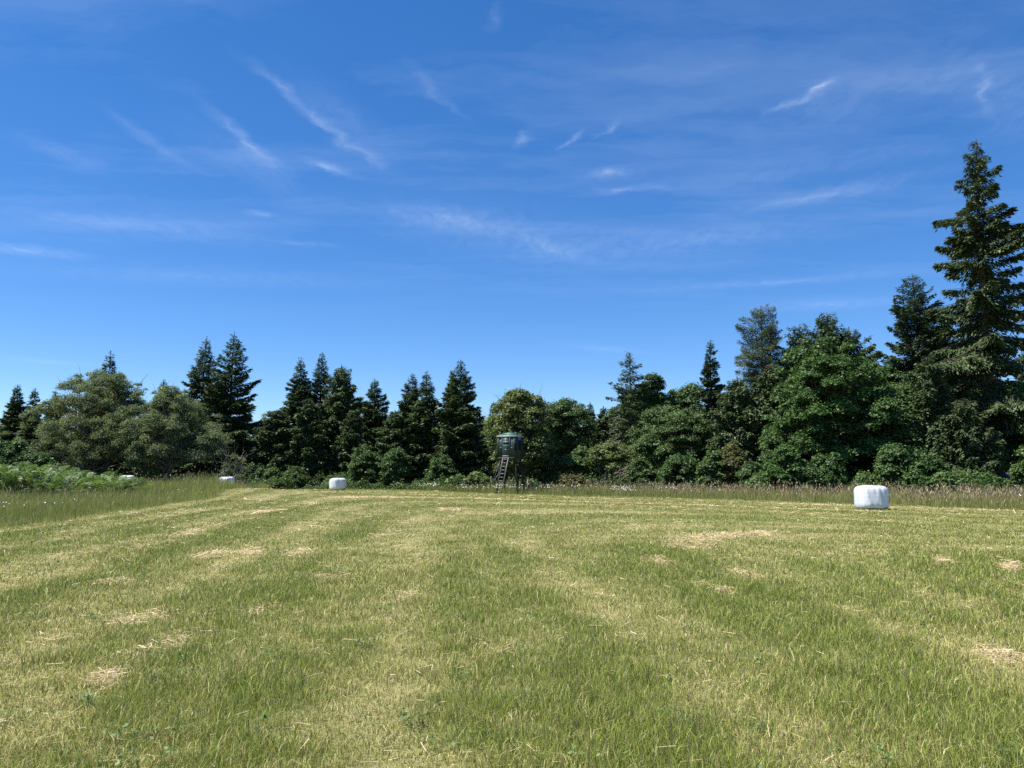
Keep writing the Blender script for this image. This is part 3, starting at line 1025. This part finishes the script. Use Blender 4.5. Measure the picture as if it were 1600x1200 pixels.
# sparse fir with grey dead lower limbs
loc, H = spot(986, 550, 86)
tb, Q = conifer(431, H, px2m(38, 86), n=10500, clear=.34, slope=(.45, -.05), tipup=.12, gap=.9, power=.62, spray=(.22, .46), whorl=.5)
snag = thing('fir_tree', 'thin topped fir with a grey dead lower half, right of the spruces', 'fir tree', loc, .4)
tb.build('trunk', M['grey_bark'], snag, smooth=True)
MB().quads(Q).build('crown', M['cedar'], snag)
g = rs(432)
lim = MB()
for i in range(120):
    z = H * (.10 + .46 * g.rand()); a = g.rand() * 6.28; l = (1.2 + 2.2 * g.rand()) * (1.15 - .8 * (z / H - .1))
    s_ = np.linspace(0, 1, 5)[:, None]
    dv = np.array([math.cos(a), math.sin(a), 0])
    pts = np.array([0, 0, z]) + dv * s_ * l + np.array([0, 0, -1]) * (s_ ** 1.4) * l * (.15 + .6 * g.rand()) + g.randn(5, 3) * .05 * s_
    lim.tube(pts, np.linspace(.04, .012, 5), 4, False)
    for q in range(9):
        k = g.randint(1, 5)
        e = pts[k] + nrm(g.randn(3) * [1, 1, .6] + [0, 0, -.4]) * (.25 + .5 * g.rand())
        lim.tube(np.stack([pts[k], e]), [.016, .007], 3, False)
lb = lim.build('dead_branch', M['dead_wood'], snag, smooth=True)
lb['label'] = 'bare grey dead branches on the lower half'

# broadleaf trees: crown centre px, top py, distance, half width px, ...
BROAD = [
    (164, 584, 84, 112, 'hawthorn_tree', 'huge sprawling grey green hawthorn with bare twigs, left end of the field', 'hawthorn', 'olive', 'grey_bark',
     dict(z0=.02, nclump=330, cr=(.45, 1.05), leaves=170000, leaf=(.09, .18), inner=.3, twig=150, lob=.30, wide_low=.75, ntrunk=4, spread=1.1, trunk_r=.30, flat=.8)),
    (262, 606, 81, 96, 'hawthorn_tree', 'lower rounded hawthorn joined to the right side of the sprawling one', 'hawthorn', 'olive', 'grey_bark',
     dict(z0=.02, nclump=280, cr=(.45, .95), leaves=150000, leaf=(.09, .18), inner=.3, twig=80, lob=.28, wide_low=.6, ntrunk=3, spread=.8, trunk_r=.25, flat=.8)),
    (368, 706, 79, 22, 'bare_bush', 'small half bare bush just right of the hawthorns, above the hidden bale', 'bush', 'olive', 'grey_bark',
     dict(z0=.06, nclump=34, cr=(.25, .5), leaves=3600, leaf=(.10, .18), twig=110, ntrunk=3, trunk_r=.06)),
    (440, 640, 122, 42, 'leafy_tree', 'paler tree rising behind the gap right of the two tall left firs', 'leafy tree', 'alder', 'bark', dict(z0=.1)),
    (814, 612, 78, 54, 'fruit_tree', 'round yellow green leafy tree standing right behind the hunting blind', 'fruit tree', 'fruit', 'bark',
     dict(z0=.07, nclump=180, leaves=76000, leaf=(.15, .27), ntrunk=4, spread=.35, trunk_r=.30, cr=(.6, 1.15), lob=.22, twig=60)),
    (888, 622, 92, 44, 'leafy_tree', 'leafy tree between the round tree at the blind and the thin spire spruce', 'leafy tree', 'alder', 'bark', dict(z0=.05)),
    (1014, 588, 95, 40, 'leafy_tree', 'loose topped leafy tree right of the grey dead limbed fir', 'leafy tree', 'alder', 'bark', dict(z0=.1, leaf=(.18, .32))),
    (1062, 604, 97, 44, 'leafy_tree', 'pale green leafy tree whose top shows left of the layered spruce', 'leafy tree', 'alder', 'bark', dict(z0=.1, leaf=(.18, .32))),
    (1052, 634, 82, 72, 'willow_tree', 'broad domed olive willow left of the layered spruce', 'willow', 'willow', 'grey_bark',
     dict(z0=.03, nclump=210, leaves=80000, leaf=(.13, .24), ntrunk=3, spread=.5, cr=(.55, 1.1), lob=.16, wide_low=.2)),
    (952, 690, 74, 34, 'sapling_tree', 'small round crowned tree with two bare stems at the grass edge', 'small tree', 'fruit', 'bark',
     dict(z0=.36, nclump=60, leaves=19000, leaf=(.13, .24), ntrunk=2, spread=.22, trunk_r=.15, cr=(.4, .75))),
    (1282, 530, 68, 90, 'maple_tree', 'large spreading maple with layered clumps of leaves behind the right bale', 'maple', 'maple', 'bark',
     dict(z0=.0, wide_low=.15, nclump=320, leaves=160000, leaf=(.12, .26), cr=(.45, 1.0), lob=.5, flat=.62, droop=.40, trunk_r=.42, inner=.35)),
    (1366, 566, 73, 46, 'leafy_tree', 'leafy tree filling the gap between the maple and the broad fir', 'leafy tree', 'maple', 'bark', dict(z0=.05, leaf=(.17, .30))),
    (1400, 600, 66, 42, 'leafy_tree', 'tall leafy tree with hanging clumps below the broad fir', 'leafy tree', 'alder', 'bark',
     dict(z0=.03, nclump=170, leaves=80000, leaf=(.12, .24), droop=.5, wide_low=.2)),
    (1612, 600, 64, 46, 'leafy_tree', 'leafy tree cut off by the right edge of the photo', 'leafy tree', 'maple', 'bark', dict(z0=.03, nclump=120, leaves=44000)),
]
for i, (px, py, Y, hw, nm, lab, cat, mt, bk, kw) in enumerate(BROAD):
    loc, H = spot(px, py, Y)
    plant_tree(nm, lab, cat, broadleaf(200 + i, H, px2m(hw, Y), **kw), mt, loc, 0, bk)

# understory bushes along the foot of the trees: px, top py, distance, half width px
SHRUBS = [
    (400, 722, 92, 20, 'shrub', 'dark round shrub at the foot of the right one of the two tall left firs', 'alder'),
    (426, 732, 91, 16, 'shrub', 'yellow green low shrub left of the left centre bale', 'shrub'),
    (462, 730, 92, 20, 'shrub', 'mid green shrub under the drooping hemlock, left of the left centre bale', 'alder'),
    (568, 694, 92, 26, 'shrub', 'rounded leafy shrub just right of the left centre bale', 'alder'),
    (620, 700, 90, 24, 'shrub', 'tall rounded shrub at the feet of the twin firs', 'alder'),
    (690, 712, 89, 20, 'shrub', 'sunlit shrub under the left skirt of the tall fir by the blind', 'maple'),
    (748, 738, 80, 26, 'shrub', 'bright green low shrub left of the blind ladder', 'shrub'),
    (716, 744, 80, 18, 'shrub', 'small bright shrub below the tall fir, left of the low one by the ladder', 'shrub'),
    (860, 714, 80, 24, 'shrub', 'dark green shrub at the right foot of the round tree behind the blind', 'alder'),
    (905, 700, 80, 32, 'shrub', 'olive shrub left of the small two stemmed tree', 'willow'),
    (896, 742, 72, 26, 'shrub', 'low reddish brown bramble right of the blind legs', 'rust'),
    (1002, 716, 78, 24, 'shrub', 'grey green shrub right of the small two stemmed tree', 'willow'),
    (1064, 712, 72, 34, 'shrub', 'dark shrub at the foot of the domed willow', 'alder'),
    (1112, 704, 70, 26, 'shrub', 'dull green shrub left of the rusty one', 'willow'),
    (1142, 694, 69, 22, 'shrub', 'rusty orange tinged shrub left of the maple', 'rust'),
    (1176, 722, 66, 24, 'shrub', 'dark low shrub between the rusty shrub and the bright one', 'alder'),
    (1228, 696, 60, 32, 'shrub', 'bright fresh green shrub at the left foot of the maple', 'maple'),
    (1190, 742, 60, 22, 'shrub', 'low bright shrub left of the fresh green one by the maple', 'shrub'),
    (1398, 700, 58, 34, 'shrub', 'dark leafy shrub behind and right of the right bale', 'alder'),
    (1452, 712, 56, 30, 'shrub', 'light green leafy shrub at the foot of the broad fir, left of the drooping bush', 'maple'),
    (1476, 736, 55, 24, 'shrub', 'low yellow green shrub at the grass edge under the drooping evergreen bush', 'shrub'),
    (1608, 700, 54, 26, 'shrub', 'fresh green shrub at the right edge of the photo', 'shrub'),
    (1296, 712, 60, 30, 'shrub', 'dark leafy shrub under the middle of the maple, left of the right bale', 'maple'),
    (1258, 728, 59, 22, 'shrub', 'low dark shrub between the fresh green one and the middle of the maple', 'alder'),
    (1354, 740, 58, 24, 'shrub', 'low shrub in deep shade under the maple, just behind the right bale', 'shrub'),
    (20, 690, 70, 46, 'shrub', 'dark green shrub at the left edge above the ferns', 'alder'),
    (62, 712, 66, 34, 'shrub', 'green shrub between the ferns and the left side of the hawthorn', 'maple'),
    (-25, 700, 60, 40, 'shrub', 'green shrub cut off by the left edge of the photo', 'maple'),
]
for i, (px, py, Y, hw, nm, lab, mt) in enumerate(SHRUBS):
    loc, H = spot(px, py, Y)
    r_ = px2m(hw, Y)
    k = int(np.clip(H * r_ * 11, 26, 90))
    plant_tree(nm, lab, 'shrub', broadleaf(300 + i, H, r_, z0=.0, nclump=k, cr=(.28, .62), leaves=int(k * 260), leaf=(.13, .25), ntrunk=3, spread=.2,
                                           trunk_r=.07, lob=.3, flat=.75, droop=.25, wide_low=.3), mt, loc, 0, 'bark', trunk_name='stem', crown_name='foliage')


# the wood behind: reads as one dark mass through the gaps
def build_wood():
    g = rs(500)
    q = MB()
    tops_x = np.array([-200, 0, 60, 120, 250, 300, 420, 470, 560, 600, 640, 700, 745, 800, 860, 900, 960, 1020, 1080, 1140, 1200, 1280, 1340, 1400, 1480, 1560, 1800])
    tops_y = np.array([610, 640, 636, 622, 622, 640, 652, 640, 640, 640, 640, 640, 648, 652, 640, 645, 625, 622, 615, 606, 590, 575, 570, 560, 520, 520, 520])
    for row in range(3):
        Y0 = 128 + row * 12
        for px in np.arange(-180, 1790, 44):
            x = px + g.randn() * 16
            yy = np.interp(x, tops_x, tops_y) + 16 + g.randn() * 11 - row * 2
            Y = Y0 + g.randn() * 3 - (26 if x > 1090 else 0)
            loc, H = spot(x, yy, Y)
            if g.rand() < .45:
                tb, Q = conifer(510 + int(g.rand() * 999), H, px2m(30, Y), n=5200, spray=(.55, 1.05), wid=.5)
            else:
                tb, Q = broadleaf(510 + int(g.rand() * 999), H, px2m(38, Y), z0=.02, nclump=46, leaves=5200, leaf=(.38, .68), cr=(.9, 1.7), trunk_r=.15)
            q.quads(Q + np.array(loc))
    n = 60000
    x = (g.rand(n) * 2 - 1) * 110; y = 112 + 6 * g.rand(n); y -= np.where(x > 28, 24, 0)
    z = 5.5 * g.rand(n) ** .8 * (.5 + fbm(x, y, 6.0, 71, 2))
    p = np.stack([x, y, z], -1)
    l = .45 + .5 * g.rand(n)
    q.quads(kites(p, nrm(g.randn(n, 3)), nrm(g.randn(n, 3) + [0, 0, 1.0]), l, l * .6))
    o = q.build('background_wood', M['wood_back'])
    tag(o, 'dark mixed wood filling the gaps behind the tree line', 'woodland', kind='stuff')


build_wood()


def build_undergrowth():
    g = rs(560)
    n = 150000
    px = -60 + 1740 * g.rand(n)
    Yb = np.interp(px, [-60, 0, 200, 350, 450, 600, 700, 760, 860, 1000, 1150, 1300, 1450, 1660], [62, 66, 77, 84, 92, 90, 86, 82, 79, 77, 69, 62, 57, 54])
    Y = Yb - 2.5 + 9.5 * g.rand(n)
    x = (px - CX) / FPX * Y
    clump = fbm(x, Y, 2.6, 93, 3)
    top = np.clip((clump - .34) * 5.2, .05, 2.3) * (.55 + .6 * fbm(x, Y, .7, 94, 2))
    z = height(x, Y) + top * g.rand(n) ** .55
    nv = nrm(np.stack([g.randn(n) * .7, g.randn(n) * .7 - .15, np.ones(n)], -1))
    t = nrm(np.cross(nv, g.randn(n, 3)))
    l = .10 + .17 * g.rand(n)
    p = np.stack([x, Y, z], -1)
    o = MB().quads(kites(p - t * (l / 2)[:, None], t, nv, l, l * .62)).build('undergrowth', M['alder'])
    tag(o, 'tangled low brambles and weeds along the foot of the trees', 'undergrowth', kind='stuff')


build_undergrowth()

# ------------------------------------------------------------------ bracken and daisies
def build_bracken():
    g = rs(600)
    Q, W = [], MB()
    n = 0
    while n < 1350:
        px = -70 + 320 * g.rand() ** 1.1
        Y = 41 + 17 * g.rand()
        x = (px - CX) / FPX * Y
        dl = d_left(np.array(x), np.array(Y))
        e = edge_signed(np.array([x]), np.array([Y]))[0]
        lim = 1.5
        if e < lim or px > 238 - 30 * g.rand() - max(0, 52 - Y) * 13:
            continue
        n += 1
        z = float(height(x, Y))
        a = g.rand() * 6.28
        hh = (.70 + .75 * g.rand()) * (1.14 - .42 * sstep(40, 240, px)) * (.62 + .75 * float(fbm(np.array([x]), np.array([Y]), 3.2, 88, 3)[0]))
        l = .7 + .5 * g.rand()
        s_ = np.linspace(0, 1, 13)
        dv = np.array([math.cos(a), math.sin(a), 0])
        # stipe rises then arches over
        P = np.array([x, Y, z + hh * .45]) + dv * (s_ * l * .85)[:, None]
        P[:, 2] += hh * .62 * np.sin(s_ * 1.9) * .95
        W.tube(np.concatenate([[[x, Y, z - .02]], P[::4]]), [.010, .009, .007, .006, .004][:len(P[::4]) + 1], 3, False)
        T = nrm(np.gradient(P, axis=0)); sd = nrm(np.cross(T, [0, 0, 1.0]))
        for sg in (-1, 1):
            ln = .34 * l * np.sin(np.clip(1 - s_ * .92, 0, 1) * 1.5) + .03
            d = nrm(sd * sg + T * .45 + g.randn(13, 3) * .12 + np.array([0, 0, -.12]))
            nv = nrm(np.cross(sd, T) * 1.0 + g.randn(13, 3) * .18)
            Q.append(kites(P, d, nv, ln, ln * .36))
    mb = MB(); mb.quads(np.concatenate(Q))
    for V, in zip(W.V):
        pass
    base = mb.n
    for V in W.V:
        mb.V.append(V)
    for k, a in W.F:
        mb.F.append((k, a + base))
    o = mb.build('bracken', M['fern'])
    tag(o, 'bank of bright green bracken fern at the left edge of the field', 'fern', kind='stuff')


def build_daisies():
    g = rs(620)
    # px centre, py, spread px, count, distance spread
    GR = [(790, 764, 30, 190, 68, 76), (735, 763, 14, 40, 68, 74), (855, 762, 30, 80, 66, 73), (905, 762, 22, 50, 64, 72), (962, 764, 12, 60, 60, 66), (980, 768, 9, 45, 58, 63),
          (678, 760, 8, 50, 80, 84), (660, 762, 5, 18, 80, 84), (1050, 768, 24, 26, 56, 62), (1100, 772, 40, 22, 55, 60), (1000, 770, 60, 30, 58, 64), (1592, 790, 8, 8, 39, 42),
          (15, 800, 14, 60, 26, 32), (75, 790, 34, 26, 27, 38), (110, 785, 20, 24, 29, 36), (210, 775, 30, 16, 38, 46), (320, 768, 50, 14, 46, 66), (30, 790, 20, 30, 27, 32)]
    heads = []
    for (px, py, sp, n, y0, y1) in GR:
        for k in range(int(n * (.16 if px < 400 else .62))):
            Y = y0 + (y1 - y0) * g.rand()
            x = (px + g.randn() * sp * .6 - CX) / FPX * Y
            heads.append((x, Y, .50 + .34 * g.rand(), (.014 + .011 * g.rand()) * max(1, Y / 50)))
    F, S = MB(), MB()
    th = np.arange(8) * 2 * np.pi / 8
    for (x, Y, h, r) in heads:
        z = float(height(x, Y))
        c = np.array([x, Y, z + h])
        nn = nrm(np.array([g.randn() * .4 - .1, g.randn() * .4 - .35, 1.0]))
        a = nrm(np.cross(nn, [1, 0, 0])); b = np.cross(nn, a)
        rr = r * (1 + .25 * (np.arange(8) % 2))
        ring = c + rr[:, None] * (np.cos(th)[:, None] * a + np.sin(th)[:, None] * b)
        F.add(np.concatenate([ring, [c + nn * r * .3]]), [(3, np.stack([np.arange(8), (np.arange(8) + 1) % 8, np.full(8, 8)], 1))])
    o = F.build('daisies', M['petal'])
    tag(o, 'white daisy heads scattered through the uncut grass', 'flowers', kind='stuff')


build_bracken()
build_daisies()


# ------------------------------------------------------------------ wrapped bales
def bale_mesh(seed, rad, hgt):
    g = rs(seed)
    nr, nz = 72, 30
    prof = []
    for t in np.linspace(0, 1, nz):          # rounded cushion profile, flat top a little domed
        ang = t * math.pi
        c, s = math.cos(ang), math.sin(ang)
        ex = 2 / 5.2
        prof.append((rad * abs(s) ** ex, -hgt / 2 * np.sign(c) * abs(c) ** ex))
    V = []
    ph = g.rand(8) * 6.28
    for k, (r, z) in enumerate(prof):
        for j in range(nr):
            a = j * 2 * math.pi / nr
            side = min(1, r / rad)
            w = .010 * math.sin(a * 17 + ph[0] + 1.5 * math.sin(z * 4)) + .012 * math.sin(a * 9 + ph[1] + z * 2.2) + .016 * math.sin(a * 5 + ph[2]) + .008 * math.sin(a * 31 + z * 7 + ph[3])
            sag = 1 + .035 * (-z / hgt) + w / rad * side * (2.0 if z > 0 else 1.3)
            zz = z + .018 * math.sin(a * 3 + ph[4]) * side + .02 * (r / rad) * math.sin(a * 2 + ph[5]) + hgt / 2
            V.append((r * sag * math.cos(a), r * sag * math.sin(a), zz))
    V = np.array(V)
    V[:, 2] = np.maximum(V[:, 2] - V[:, 2].min(), 0)
    i, j = np.meshgrid(np.arange(nz - 1), np.arange(nr), indexing='ij')
    j2 = (j + 1) % nr
    F = np.stack([i * nr + j, i * nr + j2, (i + 1) * nr + j2, (i + 1) * nr + j], -1).reshape(-1)
    m = MB()
    m.add(V, [(4, F), (nr, np.arange(nr)[::-1]), (nr, (nz - 1) * nr + np.arange(nr))])
    return m


BALES = [
    (1360, 797, None, 23.6, 1.19, 'white wrapped hay bale standing on the stubble at right, nearest and largest'),
    (528.5, 766, None, 12.6, 1.30, 'white wrapped hay bale out on the stubble at left centre, right side in shade'),
    (355, 746, 74, 11.5, 1.42, 'white wrapped bale just showing above tall grass beside the half bare bush'),
    (199, 745, 72.5, 10.5, 1.36, 'white wrapped bale whose top barely shows over the ferns under the hawthorn'),
]
for i, (px, py, Y, hw, hh, lab) in enumerate(BALES):
    if Y is None:
        gx, gy = ground_at(px, py)
        gy += px2m(hw, gy) * .5
        gx = (px - CX) / FPX * gy / 1.0068 * 1.0
    else:
        gy = Y
        gx = (px - CX) / FPX * gy / 1.0068
    t = thing('hay_bale', lab, 'hay bale', (gx, gy, float(height(gx, gy)) - .02), i * .9, 'white wrapped hay bales')
    bale_mesh(700 + i, px2m(hw, gy), hh).build('wrap', M['wrap'], t, smooth=True)

# ------------------------------------------------------------------ hunting blind on its stand
M['blind_green'] = solid_mat('blind_green_panel', (.018, .045, .040), (.030, .066, .058), 3, .45, .5, .05)
M['blind_dark'] = solid_mat('blind_dark_trim', (.010, .020, .019), (.016, .030, .028), 5, .5, .4)
M['blind_roof'] = solid_mat('blind_roof_green', (.038, .105, .082), (.056, .14, .112), 4, .42, .5, .05)
M['pale_edge'] = solid_mat('pale_roof_edge', (.36, .42, .41), (.46, .52, .50), 6, .4, .5)
M['galv'] = solid_mat('galvanised_steel', (.13, .135, .135), (.20, .205, .205), 9, .45, .5, 0, .3)
M['glass'] = solid_mat('dark_window', (.005, .006, .006), (.009, .010, .010), 4, .5, .15)
M['timber'] = solid_mat('stand_timber', (.026, .022, .018), (.048, .041, .033), 5, .85, .1, .3, stretch=(3, 3, .6))


def build_blind():
    Y = 70.5
    x = (797 - CX) / FPX * Y
    h = float(height(x, Y))
    t = thing('hunting_blind', 'dark green box blind on tall legs with a ladder, at the grass edge', 'hunting blind', (x, Y, h), R(-21))
    fz = at(797, 715, Y)[2] - h            # floor
    ez = at(797, 683, Y)[2] - h            # eave
    w = 1.86; c = .17
    hw = w / 2
    oct_ = np.array([[-hw + c, -hw], [hw - c, -hw], [hw, -hw + c], [hw, hw - c], [hw - c, hw], [-hw + c, hw], [-hw, hw - c], [-hw, -hw + c]])

    def prism(m, outline, z0, z1, s1=1.0):
        n = len(outline)
        A = np.concatenate([np.c_[outline, np.full(n, z0)], np.c_[outline * s1, np.full(n, z1)]])
        m.add(A, [(n, np.arange(n)[::-1]), (n, n + np.arange(n)), (4, np.array([[k, (k + 1) % n, n + (k + 1) % n, n + k] for k in range(n)]).reshape(-1))])
        return m
    prism(MB(), oct_, fz, ez).build('cabin', M['blind_green'], t)
    roof = MB()
    prism(roof, oct_ * 1.06, ez + .085, ez + .20, .86)
    prism(roof, oct_ * 1.06 * .86, ez + .203, ez + .40, .30)
    prism(roof, oct_ * 1.06 * .86 * .30, ez + .403, ez + .43, .6)
    roof.build('roof', M['blind_roof'], t)
    prism(MB(), oct_ * 1.075, ez + .003, ez + .082).build('eave', M['pale_edge'], t)
    prism(MB(), oct_ * 1.03, fz - .14, fz - .003).build('floor', M['blind_dark'], t)
    # raised ribs / seams of the panels
    H_ = ez - fz
    trims = []
    for k in range(8):
        p = oct_[k] * 1.006
        trims.append(('corner_trim', (p[0], p[1], fz + H_ / 2), (.06, .06, H_ - .01)))
    for xx in (-.585, -.50, .50, .585):
        trims.append(('panel_rib', (xx, -hw - .012, fz + H_ * .40), (.03, .03, H_ * .74)))
    for yy in (-.5, .5):
        trims.append(('panel_rib', (hw + .012, yy, fz + H_ * .5), (.03, .04, H_ * .96)))
    for nm, cc, sz in trims:
        MB().box(cc, sz).build(nm, M['blind_dark'], t)
    # front door with slit window and handle
    dw, dz0, dz1 = .70, fz + .08, ez - .06
    door = MB().box((-.06, -hw - .020, (dz0 + dz1) / 2), (dw, .045, dz1 - dz0), bev=.012).build('door', M['blind_green'], t)
    fr = MB()
    for sx in (-1, 1):
        fr.box((-.06 + sx * (dw / 2 + .03), -hw - .024, (dz0 + dz1) / 2), (.05, .06, dz1 - dz0 + .1))
    fr.box((-.06, -hw - .024, dz1 + .025), (dw, .06, .04))
    fr.build('door_frame', M['blind_dark'], door)
    MB().box((-.06, -hw - .047, dz0 + .05), (dw - .06, .02, .045)).build('door_sill', M['pale_edge'], door)
    wz = ez - .62
    MB().box((-.02, -hw - .046, wz), (.50, .012, .26)).build('window', M['glass'], door)
    wf = MB()
    wf.box((-.02, -hw - .050, wz + .152), (.58, .02, .035)); wf.box((-.02, -hw - .050, wz - .152), (.58, .02, .035))
    wf.build('window_frame', M['pale_edge'], door)
    hd = MB().box((-.03, -hw - .065, ez - 1.16), (.15, .045, .045), bev=.01)
    hd.build('handle', M['pale_edge'], door)
    for xx in (-.54, .50 + .04):
        MB().box((xx, -hw - .032, ez - .98), (.10, .03, .045)).build('latch', M['pale_edge'], t)
    # tall side windows
    for yy, xs in ((0, hw), ):
        MB().box((hw + .012, 0, fz + H_ * .60), (.022, .62, H_ * .5)).build('side_window', M['glass'], t)
    MB().box((-hw - .012, 0, fz + H_ * .60), (.022, .62, H_ * .5)).build('side_window', M['glass'], t)
    cw = MB()
    a = np.array([(hw - c + hw) / 2 + .013, (-hw - hw + c) / 2 - .013])
    q = 1 / math.sqrt(2)
    rot = np.array([[q, q, 0], [q, -q, 0], [0, 0, 1.0]])
    cw.box((a[0], a[1], fz + H_ * .58), (.14, .022, H_ * .52), rot)
    cw.build('corner_window', M['glass'], t)
    # legs and braces
    tops = [(-.72, -.62), (.72, -.62), (.72, .72), (-.72, .72)]
    feet = [(-.95, -.80), (1.05, -.85), (1.05, 1.05), (-.95, 1.05)]
    for (a, b), (cx_, cy_) in zip(tops, feet):
        MB().beam((cx_, cy_, -.05), (a, b, fz - .145), .10).build('leg', M['timber'], t)
    for k in range(4):
        p0, p1 = np.array([*feet[k], 0]) , np.array([*tops[k], fz - .145])
        q0, q1 = np.array([*feet[(k + 1) % 4], 0]), np.array([*tops[(k + 1) % 4], fz - .145])
        if k == 0:
            continue
        MB().beam(p0 * .75 + p1 * .25, q0 * .15 + q1 * .85, .05).build('brace', M['timber'], t)
    # ladder: leans out towards the field and a little to the left
    top = np.array([-.02, -hw - .10, fz + .02]); bot = np.array([-.50, -hw - .62, 0.0])
    lad = MB()
    sd = np.array([.26, 0, 0])
    for sgn in (-1, 1):
        lad.beam(bot + sd * sgn, top + sd * sgn, .055, .07)
    la = lad.build('ladder', M['galv'], t)
    for k in range(10):
        f = .06 + k * .098
        p = bot * (1 - f) + top * f
        MB().beam(p - sd, p + sd, .042, .05).build('rung', M['galv'], la)
    hr = MB()
    p = bot * .42 + top * .58 - sd
    q_ = bot * .66 + top * .34 - sd + np.array([-.42, -.25, .0])
    hr.tube(np.stack([p, p * .5 + q_ * .5 + [0, 0, .02], q_]), [.028, .028, .028], 8)
    p2 = bot * .10 + top * .90 - sd + np.array([-.15, -.12, .05])
    hr.tube(np.stack([q_, q_ * .5 + p2 * .5, p2]), [.018, .018, .018], 6)
    hr.build('handrail', M['galv'], t)


build_blind()

# pale post right of the blind's legs
gx = (824 - CX) / FPX * 72.5
pm = MB(); pm.tube(np.array([[0, 0, -.05], [0.01, 0, .6], [0.03, .01, 1.28]]), [.06, .056, .05], 8)
po = pm.build('wooden_post', M['dead_wood'], loc=(gx, 72.5, float(height(gx, 72.5))))
tag(po, 'short pale weathered post standing right of the blind legs', 'post')

# ------------------------------------------------------------------ trailer half hidden in the shade under the giant fir
M['white_steel'] = solid_mat('white_steel', (.70, .72, .74), (.78, .79, .80), 8, .4, .5)
M['dark_body'] = solid_mat('dark_body', (.018, .018, .020), (.03, .03, .032), 4, .5, .4)
M['rubber'] = solid_mat('rubber', (.015, .015, .015), (.024, .024, .024), 9, .85, .2)


def build_trailer():
    Y = 62.5
    x = (1570 - CX) / FPX * Y
    t = thing('utility_trailer', 'dark trailer with white rear bars half hidden in shade below the giant fir', 'trailer', (x, Y, float(height(x, Y))), R(-18))
    MB().box((0, 1.5, 1.15), (1.7, 3.0, 1.5), bev=.05).build('body', M['dark_body'], t)
    MB().box((.30, -.05, .84), (1.0, .08, .09), bev=.012).build('bumper', M['white_steel'], t)
    MB().box((.30, -.035, 1.06), (.95, .05, .05), bev=.01).build('rail', M['white_steel'], t)
    MB().box((.84, -.045, .98), (.09, .07, .62), bev=.01).build('corner_post', M['white_steel'], t)
    MB().box((.48, .10, 1.96), (.42, .28, .09), bev=.02).build('roof_edge', M['white_steel'], t)
    for sx in (-1, 1):
        w_ = MB().tube(np.array([[sx * .88 - .09, 1.4, .36], [sx * .88 + .09, 1.4, .36]]), [.36, .36], 20).build('wheel', M['rubber'], t)
        MB().tube(np.array([[sx * .88 - .10, 1.4, .36], [sx * .88 + .10, 1.4, .36]]), [.18, .18], 14).build('rim', M['white_steel'], w_)
    MB().beam((0, 3.0, .5), (0, 4.2, .48), .08).build('drawbar', M['dark_body'], t)


build_trailer()
